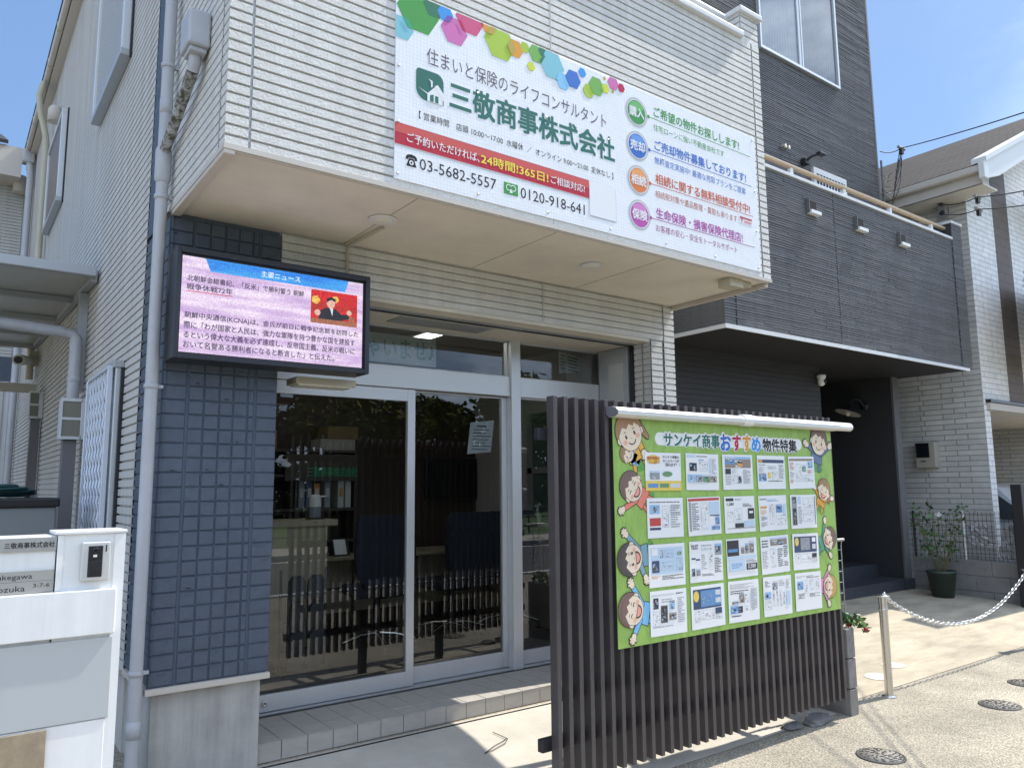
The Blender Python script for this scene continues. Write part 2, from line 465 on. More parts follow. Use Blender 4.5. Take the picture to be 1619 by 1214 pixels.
for xj in (XL + .099, XR - .100): b.box(xj, xj + .011, YO + .004, YO + .02, ZS + .03, ZT - .06, SEAL)
for xj in (2.72,): b.box(xj, xj + .008, YO - .001, YO + .012, ZS + .03, ZT - .07, SEAL)
b.box(XL - .004, XR + .004, YO - .006, YO + .012, ZS, ZS + .024, TRIM)
b.box(XL - .006, XL + .012, YO + .012, 4.23, ZS, ZS + .024, TRIM)
b.box(XR - .012, XR + .006, YO + .012, 4.23, ZS, ZS + .024, TRIM)
b.build('upper_storey', office)
# parapet coping and corner block of the balcony
b = MB()
b.box(XL - .02, XR - .215, YO - .035, YO + .2, ZT - .05, ZT - .005, TRIMW, .008)
b.box(XR - .235, XR + .03, YO - .028, YO + .28, ZT + .165, ZT + .205, TRIMW, .006)
b.build('coping', office)
b = MB()
ribs(b, 'x', XR - .21, XR - .004, ZT - .05, ZT + .165, YO, -1, SIDING)
ribs(b, 'y', YO + .003, YO + .26, ZT - .05, ZT + .165, XR, 1, SIDING)
ribs(b, 'y', YO + .003, YO + .26, ZT - .05, ZT + .165, XR - .212, -1, SIDING)
b.box(XR - .196, XR - .016, YO + .016, YO + .25, ZT - .05, ZT + .16, SEAL)
b.build('parapet_pier', office)
b = MB()
b.tube([(XL, YO + .13, ZT + .17), (XR - .20, YO + .13, ZT + .17)], .03, TRIMW, 12)
for i in range(6):
    x = XR - .40 - i * .72
    b.box(x, x + .03, YO + .11, YO + .15, ZT - .01, ZT + .15, TRIMW)
b.build('balcony_rail', office)
# soffit
b = MB()
b.box(XL + .03, XR - .02, YO + .02, YC + .05, ZS + .003, ZS + .02, SOFFIT)
b.box(XL - .002, XL + .045, YO - .002, YC - .005, ZS - .022, ZS + .002, TRIM, .004)
b.box(XR - .03, XR + .003, YO + .03, YC - .005, ZS - .032, ZS + .002, TRIM, .004)
b.box(XL + .045, XR - .03, YO + .004, YO + .022, ZS - .006, ZS + .002, TRIM)
for xj in (1.86, 2.78, 3.70): b.box(xj, xj + .003, YO + .03, YC, ZS + .0015, ZS + .004, GROUT)
b.build('soffit', office)
# recessed shopfront lintel, its head and the tiled pier on the right
b = MB()
ribs(b, 'x', 1.486, 4.645, 2.66, ZS, YC, -1, SIDING)
b.box(1.486, 4.645, YC + .016, YC + .1, 2.662, ZS, SEAL)
b.box(3.39, 3.40, YC - .0015, YC + .01, 2.67, ZS, SEAL)
b.box(1.486, 4.49, YC + .005, 4.80, 2.635, 2.66, SOFFIT)
b.box(1.50, 4.49, YC + .20, YC + .235, 2.629, 2.636, BLACK)
b.box(1.50, 4.49, YC + .14, YC + .185, 2.629, 2.636, ALUD)
b.box(2.4, 3.15, YC + .27, YC + .48, 2.630, 2.636, ALUD)
b.build('lintel', office)
b = MB()
ribs(b, 'x', 4.505, 4.632, .06, 2.70, YC + .001, -1, SIDING)
ribs(b, 'x', 4.655, XR - .003, .06, ZS, YC - .001, -1, SIDING)
ribs(b, 'y', YC + .003, 4.80, .06, ZS, XR, 1, SIDING)
for a0, a1 in ((YC + .005, YC + .085), (YC + .097, YC + .185)):
    ribs(b, 'y', a0, a1, .06, 2.65, 4.495, -1, SIDING)
b.box(4.511, XR - .016, YC + .017, 4.86, .0, ZS, SEAL)
b.box(4.49, 4.506, YC + .19, YC + .23, .15, 2.635, BLACK)
b.build('tiled_pier', office)
# corner column in slate-blue split tiles
b = MB()
b.box(.90, 1.474, 4.213, 4.80, .53, ZS - .005, BLUEMORT)
rowh = .0748; z = .54; rr_ = random.Random(3)
cols = [(.886, 1.006), (1.018, 1.094), (1.0975, 1.1735), (1.177, 1.246), (1.2495, 1.3235), (1.327, 1.359), (1.371, 1.486)]
sidec = [(4.197, 4.33), (4.345, 4.44), (4.45, 4.60), (4.61, 4.80)]
def tile_block(b, c, z0, z1, front, rnd):
    # bevelled block standing proud of the joint; front 'y' faces -Y, 'x' faces -X
    e = .005; dp = .0075 + rnd.uniform(-.0015, .0015)
    a0, a1 = c
    def P(a, d, z_): return (a, 4.213 - d, z_) if front == 'y' else (.900 - d, a, z_)
    i = [P(a0, 0, z0), P(a1, 0, z0), P(a1, 0, z1), P(a0, 0, z1), P(a0 + e, dp, z0 + e), P(a1 - e, dp, z0 + e), P(a1 - e, dp, z1 - e), P(a0 + e, dp, z1 - e)]
    fs = [(4, 5, 6, 7), (0, 1, 5, 4), (1, 2, 6, 5), (2, 3, 7, 6), (3, 0, 4, 7)]
    if front == 'x': fs = [f[::-1] for f in fs]
    b.faces(i, fs, BLUETILE)
while z < ZS - .04:
    z1 = min(z + rowh - .0022, ZS - .01)
    for c in cols: tile_block(b, c, z, z1, 'y', rr_)
    for c in sidec: tile_block(b, c, z, z1, 'x', rr_)
    # the split face is ragged along its lower edge
    for c in cols:
        for q in range(2):
            u = rr_.uniform(c[0] + .01, max(c[0] + .012, c[1] - .04)); w = rr_.uniform(.012, .035)
            if u + w < c[1] - .006 and rr_.random() < .6:
                zz = z + rr_.choice((.008, .012, rowh - .018)); b.box(u, u + w, 4.2035, 4.207, zz, zz + .004, BLUETILE)
    z += rowh
z = ZS + .01
while z < 6.75:
    for c in ((4.61, 4.80),):
        b.box(.892, .91, c[0], c[1], z, z + rowh, BLUEMORT); tile_block(b, c, z, z + rowh - .003, 'x', rr_)
    z += rowh
b.build('tiled_column', office)
b = MB()
b.box(.876, 1.489, 4.188, 4.78, .505, .535, TRIM, .003)
b.build('column_drip_rail', office)
b = MB()
b.box(.915, 1.452, 4.235, 4.80, -.1, .505, CONC)
b.build('column_plinth', office)
# tiled step in front of the door
b = MB()
b.box(1.44, 4.70, 4.287, 4.86, -.05, .143, GROUT)
b.box(1.44, 4.70, 4.224, 4.2865, -.05, .046, APRON)
b.box(1.44, 4.70, 4.2155, 4.2235, -.04, .0515, BLACK)
x = 1.447
while x < 4.69:
    x1 = min(x + .149, 4.70)
    b.box(x + .002, x1 - .002, 4.276, 4.2875, .052, .143, TILE, .002)
    b.box(x + .002, x1 - .002, 4.274, 4.42, .1435, .150, TILE, .002)
    b.box(x + .002, x1 - .002, 4.424, 4.735, .1435, .150, TILE, .002)
    x += .149
b.build('porch_step', office)

# ------------------------------------------------------------------ shopfront frames and glass (parts of the office)
b = MB()
YD = 4.80
b.box(3.53, 3.62, YD - .035, YD + .07, .150, 2.655, ALU, .004)           # mullion
b.box(1.45, 1.50, YD - .02, YD + .07, .150, 2.655, ALU, .004)
b.box(4.575, 4.665, YD - .02, YD + .07, .150, 2.655, ALU, .004)
b.box(1.50, 3.53, YD - .015, YD + .07, 2.195, 2.352, ALU, .004)            # transom bars
b.box(3.62, 4.575, YD - .015, YD + .07, 2.195, 2.352, ALU, .004)
b.box(1.50, 3.53, YD - .01, YD + .07, 2.632, 2.68, ALU, .004)
b.box(3.62, 4.575, YD - .01, YD + .07, 2.632, 2.68, ALU, .004)
b.box(1.50, 4.60, YD - .03, YD + .08, .1505, .162, ALUD, .002)
b.build('shopfront_frame', office)
def leaf(name, x0, x1, y, z0, z1, st_l, st_r, rail_t, rail_b, th=.035):
    b = MB()
    b.box(x0, x0 + st_l, y, y + th, z0, z1, ALU, .003)
    b.box(x1 - st_r, x1, y, y + th, z0, z1, ALU, .003)
    b.box(x0 + st_l, x1 - st_r, y + .002, y + th - .002, z1 - rail_t, z1, ALU, .002)
    b.box(x0 + st_l, x1 - st_r, y + .002, y + th - .002, z0, z0 + rail_b, ALU, .002)
    o = b.build(name, office)
    q = MB(); q.rect(x0 + st_l, x1 - st_r, z0 + rail_b, z1 - rail_t, y + th / 2, GLASS)
    q.build('glass_pane', o)
    return o
d1 = leaf('sliding_door', 1.47, 2.697, YD - .006, .166, 2.190, .05, .060, .085, .098)
b = MB(); b.lathe([(.0, -.001), (.017, -.001), (.017, -.005), (.011, -.007), (.004, -.004), (.004, -.001)], (1.675, YD - .006, .215), STEEL, 16, 'y'); b.build('lock', d1)
leaf('sliding_door', 2.66, 3.53, YD + .034, .166, 2.190, .04, .045, .012, .110)
leaf('fixed_window', 3.62, 4.575, YD + .010, .166, 2.195, .006, .03, .012, .100)
leaf('transom_window', 1.50, 3.53, YD + .010, 2.352, 2.632, .01, .01, .008, .006)
leaf('transom_window', 3.62, 4.575, YD + .010, 2.352, 2.632, .01, .014, .008, .006)
# side return of the recess: metal-framed frosted panel
FROST = mat('frosted_panel', (0.50, 0.50, 0.47), 0.25)
b = MB(); b.box(4.470, 4.49, 4.44, 4.78, .15, 2.63, ALUD, .003)
pn = b.build('side_panel', office)
b = MB(); b.box(4.464, 4.472, 4.49, 4.66, 1.2, 2.50, FROST, .002); b.build('panel_glass', pn)

# downlights, wall box and conduit on the soffit
LAMPW = mat('lamp_glass', (0.75, 0.72, 0.62), 0.3)
for x, y in ((1.854, 3.675), (3.401, 3.684)):
    b = MB(); b.lathe([(.078, 0), (.078, -.004), (.070, -.009), (.060, -.006)], (x, y, ZS - .0005), TRIMW, 28)
    o = b.build('downlight', office)
    b = MB(); b.lathe([(.059, -.004), (.045, -.010), (.0, -.012)], (x, y, ZS), LAMPW, 24); b.build('lens', o)
b = MB()
b.tube([(1.906, 3.765, ZS - .012), (1.90, 3.80, ZS - .014), (1.885, 4.05, ZS - .014), (1.88, 4.165, ZS - .016), (1.88, 4.182, ZS - .04), (1.88, 4.184, 2.70)], .0095, PVCB, 8)
b.build('conduit', office)
b = MB(); b.box(4.40, 4.55, 3.33, 3.44, ZS - .06, ZS - .0005, PVCB, .004); b.box(4.55, 4.66, 3.345, 3.42, ZS - .035, ZS - .0005, PVCB, .003)
b.build('junction_box', office)

# downpipes, gutter and eaves on the side wall
b = MB()
b.tube([(.835, 4.20, -.02), (.835, 4.20, 6.6)], .031, PVC, 14)
for z in (.62, 2.02, 3.02, 3.75, 5.1): b.lathe([(.034, -.012), (.037, -.010), (.037, .010), (.034, .012)], (.835, 4.20, z), PVC, 16); b.box(.86, .89, 4.19, 4.21, z - .008, z + .008, PVC)
b.lathe([(.034, 0), (.041, .02), (.041, .17), (.034, .19)], (.835, 4.20, 3.10), PVC, 16)
for z in (.36, 3.52): b.lathe([(.031, -.04), (.0335, -.039), (.0335, .039), (.031, .04)], (.835, 4.20, z), PVC, 16)
b.tube([(.835, 4.20, .06), (.82, 4.15, .02), (.78, 4.02, .0)], .03, PVC, 12)
b.build('downpipe', office)
b = MB()
MOSS = mat('mossy_pipe', (0.44, 0.45, 0.46), 0.6)
n_ = MOSS.node_tree; t_ = n_.nodes.new('ShaderNodeTexCoord'); z_ = n_.nodes.new('ShaderNodeTexNoise'); z_.inputs['Scale'].default_value = 26; z_.inputs['Detail'].default_value = 9; z_.inputs['Roughness'].default_value = .75
c_ = n_.nodes.new('ShaderNodeValToRGB'); c_.color_ramp.elements[0].position = .44; c_.color_ramp.elements[0].color = (.07, .065, .03, 1); c_.color_ramp.elements[1].position = .56; c_.color_ramp.elements[1].color = (.44, .45, .46, 1)
n_.links.new(t_.outputs['Object'], z_.inputs['Vector']); n_.links.new(z_.outputs['Fac'], c_.inputs['Fac']); n_.links.new(c_.outputs['Color'], n_.nodes['Principled BSDF'].inputs['Base Color'])
b.tube([(.836, 3.63, 3.56), (.836, 3.632, 3.51), (.835, 3.66, 3.475)], .028, PVC, 12)
b.tube([(.835, 3.66, 3.475), (.835, 4.18, 3.27)], .027, MOSS, 12)
b.box(.785, .885, 3.555, 3.72, 3.56, 3.735, PVC, .010)
b.box(.798, .876, 3.575, 3.69, 3.535, 3.56, PVC, .006)
b.build('rain_collector', office)
b = MB()   # eaves gutter
b.box(.80, .90, 5.2, 14.6, 6.775, 6.95, TRIM)
b.box(.735, .795, 5.2, 14.35, 6.80, 6.90, TRIM, .02)
for i in range(9): b.box(.73, .80, 6.0 + i * .95, 6.012 + i * .95, 6.79, 6.905, PVCB)
b.box(.70, .86, 13.75, 13.95, 6.62, 6.83, PVC, .02)
b.build('eaves_gutter', office)
b = MB(); b.extr([(.74, 6.97), (4.3, 8.2), (4.3, 8.26), (.74, 7.02)], 'y', 5.0, 14.7, DARKSOF); b.build('roof', office)
b = MB()
b.tube([(.82, 13.8, 0), (.82, 13.8, 6.45), (.80, 13.82, 6.62)], .05, PVC, 10)
b.build('downpipe', office)
b = MB()
b.tube([(.82, 11.25, 2.9), (.82, 11.25, 5.9), (.80, 11.24, 6.1), (.72, 11.22, 6.4), (.70, 11.2, 6.6), (.74, 11.2, 6.78)], .04, PVCB, 10)
b.build('vent_pipe', office)
b = MB(); b.lathe([(.0, .10), (.05, .10), (.075, .06), (.08, -.10), (.065, -.10)], (.82, 10.36, 6.02), TRIM, 16); b.build('vent_cap', office)
b = MB(); b.lathe([(.0, .12), (.07, .12), (.10, .06), (.10, -.16), (.08, -.16)], (.72, 14.25, 6.42), TRIM, 16); b.build('vent_cap', office)

# shuttered windows on the side wall
def shutter_win(name, y0, y1, z0, z1, dep, m):
    b = MB(); x = XL - dep
    b.box(x, XL - .001, y0 - .045, y0, z0, z1, ALU, .004); b.box(x, XL - .001, y1, y1 + .045, z0, z1, ALU, .004)
    b.box(x - .006, XL - .001, y0 - .05, y1 + .05, z0 - .05, z0, ALUD, .004); b.box(x, XL - .001, y0 - .045, y1 + .045, z1, z1 + .05, ALU, .004)
    b.box(XL - .016, XL - .001, y0 - .07, y0 - .046, z0 - .06, z1 + .06, BLACKM)
    o = b.build(name, office)
    q = MB()
    pr = []; z = z0
    while z < z1:
        pr += [(x + .020, z), (x + .020, z + .028), (x + .034, z + .036)]; z += .044
    pr += [(x + .020, z1)]
    q.extr(pr, 'y', y1, y0, m, closed=False); q.build('shutter', o)
SHUT = mat('shutter_slats', (0.52, 0.50, 0.48), 0.45, metal=.3)
SHUTD = mat('shutter_slats_brown', (0.30, 0.26, 0.24), 0.45, metal=.3)
shutter_win('shuttered_window', 5.75, 6.98, 4.60, 5.95, .068, SHUT)
shutter_win('shuttered_window', 9.56, 10.90, 4.72, 5.70, .068, SHUTD)
# barred window near the corner
b = MB()
LW0, LW1, LZ0, LZ1 = 5.29, 6.22, 1.02, 2.26
b.box(XL - .045, XL - .001, LW0, LW0 + .035, LZ0, LZ1, ALU, .003); b.box(XL - .045, XL - .001, LW1 - .035, LW1, LZ0, LZ1, ALU, .003)
b.box(XL - .06, XL - .001, LW0 - .01, LW1 + .01, LZ1, LZ1 + .045, ALUD, .003); b.box(XL - .06, XL - .001, LW0 - .01, LW1 + .01, LZ0 - .05, LZ0, ALUD, .003)
b.box(XL - .02, XL - .001, LW0 - .035, LW0 - .002, LZ0, LZ1, BLACKM)
lw = b.build('barred_window', office)
b = MB(); b.box(XL - .012, XL - .006, LW0 + .035, LW1 - .035, LZ0, LZ1, mat('frosted_dark_glass', (.10, .13, .14), .25)); b.build('pane', lw)
b = MB()
LAT = mat('lattice_bars', (0.70, 0.73, 0.80), 0.35, metal=.3)
b.box(XL - .085, XL - .055, LW0 + .04, LW0 + .07, LZ0 - .02, LZ1 + .01, LAT, .003)
for i in range(13):
    y = LW0 + .11 + i * .060
    pts = []
    for k in range(26):
        z = LZ0 + (LZ1 - LZ0) * k / 25
        pts.append((XL - .070 + .006 * (k % 2), y + .013 * (1 if (k // 2) % 2 else -1) * (1 if i % 2 else -1), z))
    b.tube(pts, .0075, LAT, 5, smooth=False)
b.box(XL - .085, XL - .055, LW1 - .05, LW1 - .02, LZ0 - .02, LZ1 + .01, LAT, .003)
for z in (LZ0 - .01, LZ1): b.box(XL - .08, XL - .06, LW0 + .07, LW1 - .05, z, z + .02, LAT)
for z in (LZ0 - .005, LZ1 - .01):
    for y in (LW0 + .2, LW1 - .05): b.box(XL - .06, XL - .002, y, y + .02, z, z + .015, LAT)
b.build('lattice_grille', lw)
# back wing that closes the passage
b = MB()
ribs(b, 'x', -3.0, XL - .10, 3.6, 6.40, 14.4, -1, SIDING_G, pitch=.0525)
b.box(-3.0, XL - .0, 14.415, 14.6, -.1, 6.6, SEAL)
b.box(-3.0, XL - .002, 14.385, 14.42, -.1, 3.6, BLUETILE)
b.box(-3.0, .70, 13.9, 14.5, 6.40, 6.44, TRIM); b.box(-3.0, .70, 13.86, 13.92, 6.38, 6.86, TRIM)
b.extr([(13.8, 6.86), (17, 8.2), (17, 8.26), (13.8, 6.92)], 'x', -3.0, .5, DARKSOF)
b.build('rear_wing', office)
b = MB(); b.box(-.6, .80, 14.34, 14.384, -.05, 3.20, TRIMW, .005)
o = b.build('rear_door', office)
b = MB(); b.box(-.55, .72, 14.315, 14.343, .0, 3.13, mat('door_panel', (.55, .55, .52), .4), .004); b.build('door_leaf', o)
# lean-to canopy over the passage
POLY = mat('polycarbonate_sheet', (0.46, 0.46, 0.43), 0.35)
ZCF, ZCB = 3.13, 3.33
zc = lambda y: ZCF + (ZCB - ZCF) * (y - 6.5) / 4.9
b = MB()
b.box(-2.4, XL - .03, 6.46, 6.54, ZCF - .015, ZCF + .06, ALUD, .006)
for y in (7.55, 8.75, 9.95, 11.2): b.box(-2.4, XL - .06, y, y + .05, zc(y) - .055, zc(y) - .004, ALUD, .003)
b.extr([(6.545, ZCF - .04), (11.5, ZCB - .04), (11.5, ZCB + .04), (6.545, ZCF + .055)], 'x', XL - .058, XL - .012, ALUD)
b.extr([(6.545, ZCF - .03), (11.5, ZCB - .04), (11.5, ZCB), (6.545, ZCF + .003)], 'x', .05, .085, BLACKM)
b.box(-2.4, XL - .05, 10.35, 10.42, 2.62, 2.72, TRIM)
cn = b.build('canopy', office)
b = MB(); b.extr([(6.54, ZCF + .005), (11.5, ZCB + .005), (11.5, ZCB + .012), (6.54, ZCF + .012)], 'x', -2.4, XL - .06, POLY); b.build('canopy_sheet', cn)
b = MB()
b.tube([(-2.4, 6.92, 2.93), (.70, 6.92, 2.745), (.775, 6.92, 2.73), (.80, 6.92, 2.70), (.805, 6.92, 2.60), (.805, 6.92, 0)], .045, PVC, 12)
b.lathe([(.047, 0), (.05, .01), (.05, .03), (.047, .04)], (.805, 6.92, 2.35), PVC, 12); b.lathe([(.047, 0), (.05, .01), (.05, .03), (.047, .04)], (.805, 6.92, 1.40), PVC, 12)
b.box(.82, .886, 7.02, 7.08, 2.3, 3.1, ALUD)
b.build('canopy_downpipe', office)

# ------------------------------------------------------------------ inside the office (seen through the glass)
WALLIN = mat('interior_wall', (0.50, 0.49, 0.46), 0.8)
PANEL = mat('dark_wood_panel', (0.035, 0.018, 0.011), 0.5, var=.25, vscale=4, aniso=(8, 1, .6))
CARPET = mat('charcoal_carpet', (0.035, 0.036, 0.04), 0.95, bump=.4, bscale=200)
OAK = mat('pale_oak_laminate', (0.40, 0.33, 0.235), 0.5, var=.12, vscale=5, aniso=(9, 9, .7))
ZF = .20
b = MB()
b.box(.92, 4.70, 6.9, 6.96, .1, 2.8, PANEL)
b.box(.95, 1.0, 4.9, 6.9, .1, 2.8, WALLIN); b.box(4.62, 4.70, 4.88, 6.9, .1, 2.8, WALLIN)
b.build('interior_walls', office)
b = MB(); b.box(.92, 4.70, 4.90, 6.96, .10, ZF, CARPET); b.build('interior_floor', office)
b = MB(); b.box(.92, 4.70, 4.86, 6.96, 2.76, 2.80, WALLIN); b.build('interior_ceiling', office)
TUBE = mat('fluorescent_tube', (.9, .9, .9), .5, emit=(1, .98, .93), estr=2.6)
for x, y in ((3.15, 5.55), (1.9, 6.2)):
    b = MB(); b.box(x - .09, x + .09, y - .55, y + .55, 2.735, 2.76, WALLIN); o = b.build('ceiling_light', office)
    b = MB(); b.box(x - .06, x + .06, y - .52, y + .52, 2.722, 2.736, TUBE); b.build('tube', o)

t = thing('reception_counter', 'pale oak reception counter behind the left glass door', 'counter', (1.9, 6.1, ZF))
b = MB(); b.box(1.10, 2.56, 5.98, 6.30, ZF, 1.20, OAK, .004); b.build('counter_body', t)
b = MB(); b.box(1.05, 2.63, 5.93, 6.35, 1.20, 1.25, OAK, .004); b.build('counter_top', t)

DISPW = mat('dispenser_white', (.7, .7, .68), .35); DISPB = mat('dispenser_tank', (.22, .25, .28), .2)
t = thing('soap_dispenser', 'white automatic dispenser with grey tank on the reception counter', 'dispenser', (2.5, 6.1, 1.25))
b = MB(); b.lathe([(.05, .10), (.047, .17), (.038, .195), (.0, .20)], (2.5, 6.1, 1.25), DISPW, 16); b.box(2.53, 2.59, 6.085, 6.115, 1.425, 1.44, DISPW, .005); b.build('head', t)
b = MB(); b.lathe([(.05, .015), (.05, .10)], (2.5, 6.1, 1.25), DISPB, 16); b.lathe([(.08, 0), (.08, .012)], (2.5, 6.1, 1.25), BLACK, 16); b.build('tank', t)

t = thing('meeting_desk', 'long pale oak meeting desk behind the three office chairs', 'desk', (3.6, 6.4, ZF))
b = MB(); b.box(2.66, 4.60, 6.28, 6.80, .885, .915, OAK, .004); b.build('desk_top', t)
for x in (2.70, 3.62, 4.54): 
    b = MB(); b.box(x, x + .03, 6.36, 6.78, ZF, .885, OAK); b.build('leg', t)
b = MB(); b.box(2.73, 4.54, 6.62, 6.64, .40, .885, OAK); b.build('modesty_panel', t)

CLOTH = mat('navy_mesh_fabric', (0.016, 0.020, 0.034), 0.85, bump=.3, bscale=300)
def chair(label):
    t = thing('office_chair', label, 'chair', (0, 0, 0), 0, 'navy office chairs at the meeting desk')
    b = MB()
    pr = [(-.235, .62), (-.25, .80), (-.235, 1.02), (-.20, 1.08), (.20, 1.08), (.235, 1.02), (.25, .80), (.235, .62), (.17, .53), (-.17, .53)]
    b.extr(pr, 'y', -.27, -.21, CLOTH); b.build('backrest', t)
    b = MB(); b.box(-.245, .245, -.20, .27, .42, .50, CLOTH, .03); b.build('seat', t)
    b = MB(); b.tube([(0, 0, .10), (0, 0, .42)], .03, BLACKM, 10); b.build('gas_lift', t)
    b = MB(); b.tube([(0, -.05, .42), (0, -.24, .44), (0, -.255, .60)], .022, BLACKM, 8); b.build('back_arm', t)
    for k in range(5):
        a = 2 * math.pi * k / 5 + .9
        c, s = math.cos(a), math.sin(a)
        b = MB(); b.tube([(0, 0, .125), (.16 * c, .16 * s, .115), (.31 * c, .31 * s, .075)], [.022, .017, .014], CHROME, 8); lg = b.build('leg', t)
        b = MB(); b.lathe([(.0, -.012), (.026, -.012), (.026, .012), (0, .012)], (.31 * c, .31 * s, .027), BLACK, 10, 'x'); b.build('castor', lg)
    return t
def dup(root, loc, rz, label=None, group=None):
    r = root.copy(); COL.objects.link(r); r.location = loc; r.rotation_euler = (0, 0, rz)
    if label: r['label'] = label
    if group: r['group'] = group
    for ch in list(root.children):
        c = ch.copy(); COL.objects.link(c); c.parent = r
        for q in ch.children:
            d = q.copy(); COL.objects.link(d); d.parent = c
    return r
bpy.context.view_layer.update()
ch = chair('navy office chair nearest the reception counter behind the left glass door')
bpy.context.view_layer.update()
dup(ch, (3.72, 5.95, ZF), .15, 'navy office chair in the middle behind the second glass door')
dup(ch, (4.33, 5.98, ZF), -.35, 'navy office chair beside the shopfront mullion and side window')
ch.location = (2.98, 5.92, ZF); ch.rotation_euler = (0, 0, -.2)

SLIP = mat('grey_slipper', (0.07, 0.075, 0.085), 0.6)
t = thing('slipper_rack', 'low dark slipper rack standing behind the left glass door', 'rack', (2.18, 5.45, ZF))
b = MB()
for x in (2.02, 2.36): b.tube([(x, 5.52, ZF), (x, 5.52, .92)], .010, BLACKM, 8)
for z in (.36, .55, .74): b.tube([(2.02, 5.52, z), (2.36, 5.52, z)], .008, BLACKM, 6)
b.box(2.0, 2.38, 5.40, 5.62, ZF, ZF + .015, BLACKM); b.build('rack_frame', t)
def slipper(x, z):
    b = MB()
    pr = [(-.055, -.13), (-.06, -.02), (-.055, .10), (-.03, .135), (.03, .135), (.055, .10), (.06, -.02), (.055, -.13), (.03, -.15), (-.03, -.15)]
    b.extr([(x + p, z + q) for p, q in pr], 'y', 5.47, 5.495, SLIP)
    b.extr([(x + p * .95, z + q) for p, q in pr[1:7]], 'y', 5.435, 5.47, SLIP)
    o = b.build('slipper'); tag(o, 'grey slipper hung %s in the %s row of the slipper rack' % ('on the left' if x < 2.2 else 'on the right', 'top' if z > .7 else 'middle' if z > .5 else 'bottom'), 'slipper', 'slippers on the rack')
for z in (.74, .55, .36):
    for x in (2.12, 2.265): slipper(x, z)

t = thing('wall_television', 'black flat television on the dark wood wall of the office', 'television', (4.3, 6.85, 1.55))
b = MB(); b.box(3.98, 4.60, 6.84, 6.895, 1.37, 1.80, BLACK, .006); b.build('housing', t)
b = MB(); b.box(3.995, 4.585, 6.836, 6.841, 1.385, 1.785, mat('tv_screen', (.004, .004, .006), .12)); b.build('screen', t)

DKCAB = mat('dark_shelf', (0.05, 0.04, 0.032), .5); GREENT = mat('green_lettering', (0.015, 0.30, 0.13), .5, emit=(0.01, .22, .10), estr=.0)
t = thing('shelf_cabinet', 'tall dark shelf cabinet with green company name behind the counter', 'cabinet', (2.55, 6.7, ZF))
b = MB()
for z in (.6, 1.02, 1.30, 1.60, 1.82): b.box(1.95, 3.10, 6.60, 6.89, z, z + .022, DKCAB)
for x in (1.95, 2.52, 3.08): b.box(x, x + .02, 6.60, 6.89, ZF, 1.82, DKCAB)
b.box(2.42, 3.10, 6.585, 6.60, 1.565, 1.80, DKCAB); b.build('carcass', t)
b = MB(); b.text('三敬商事株式会社', (2.62, 3.10, 1.60, 1.69), 6.582, GREENT, .02); b.build('lettering', t)
BIND = [mat('binder_' + n, c, .5) for n, c in (('white', (.5, .5, .48)), ('grey', (.22, .24, .27)), ('blue', (.05, .09, .2)), ('amber', (.5, .22, .03)))]
for i, (x, k, h) in enumerate(((2.56, 1, .25), (2.63, 2, .24), (2.70, 3, .22), (2.80, 1, .24), (2.93, 0, .25), (3.0, 0, .25))):
    b = MB(); b.box(x, x + .055, 6.62, 6.85, 1.324, 1.324 + h, BIND[k], .003); b.box(x + .012, x + .043, 6.617, 6.621, 1.42, 1.50, BIND[3 if i == 4 else 0])
    tag(b.build('binder'), ['grey binder at the left end of the shelf', 'blue binder on the shelf beside an amber one', 'amber binder on the shelf under the green name', 'grey binder right of the amber binder', 'white binder with a yellow square on its spine', 'white binder at the right end of the shelf'][i], 'binder', 'binders on the shelf')
for i, (x, z, w, h, m) in enumerate(((2.75, 1.842, .34, .10, mat('box_white', (.30, .30, .29), .6)), (2.82, 1.942, .30, .12, mat('carton', (.16, .11, .06), .8)), (2.05, 1.842, .30, .16, mat('carton_b', (.24, .16, .09), .8)))):
    b = MB(); b.box(x, x + w, 6.62, 6.86, z, z + h, m, .004); tag(b.build('box'), ['white flat box on top of the shelf cabinet', 'brown carton stacked on the white box on the cabinet', 'brown carton at the left end of the cabinet top'][i], 'box')
t = thing('desk_phone', 'white cordless phone standing in its cradle on the meeting desk', 'phone', (4.15, 6.4, .915))
b = MB(); b.box(4.12, 4.18, 6.38, 6.45, .916, .95, WHITE, .006); b.build('cradle', t)
b = MB(); b.extr([(6.42, .94), (6.44, 1.12), (6.47, 1.12), (6.455, .94)], 'x', 4.13, 4.17, WHITE); b.box(4.158, 4.168, 6.445, 6.46, 1.12, 1.16, WHITE); b.box(4.138, 4.162, 6.42, 6.43, 1.02, 1.07, BLACK); b.build('handset', t)
t = thing('desk_calendar', 'small white tent calendar on the meeting desk', 'calendar', (2.86, 6.38, .915))
b = MB(); b.extr([(6.34, .916), (6.40, 1.06), (6.46, .916), (6.45, .916), (6.40, 1.045), (6.35, .916)], 'x', 2.78, 2.93, BLACK); b.build('stand', t)
b = MB(); b.face([(2.79, 6.337, .93), (2.90, 6.337, .93), (2.90, 6.39, 1.055), (2.79, 6.39, 1.055)], WHITE); b.build('page', t)
t = thing('spray_bottle', 'small white trigger spray bottle at the back of the desk', 'bottle', (3.15, 6.72, .915))
b = MB(); b.lathe([(.035, 0), (.037, .09), (.02, .12), (.014, .14)], (3.15, 6.72, .915), WHITE, 14); b.build('flask', t)
b = MB(); b.box(3.12, 3.21, 6.71, 6.73, 1.055, 1.085, WHITE, .006); b.box(3.19, 3.205, 6.712, 6.728, 1.01, 1.06, WHITE); b.build('trigger', t)
b = MB(); b.box(4.50, 4.62, 4.90, 6.4, 1.13, 1.155, WHITE, .004); b.build('window_sill', office)
b = MB()
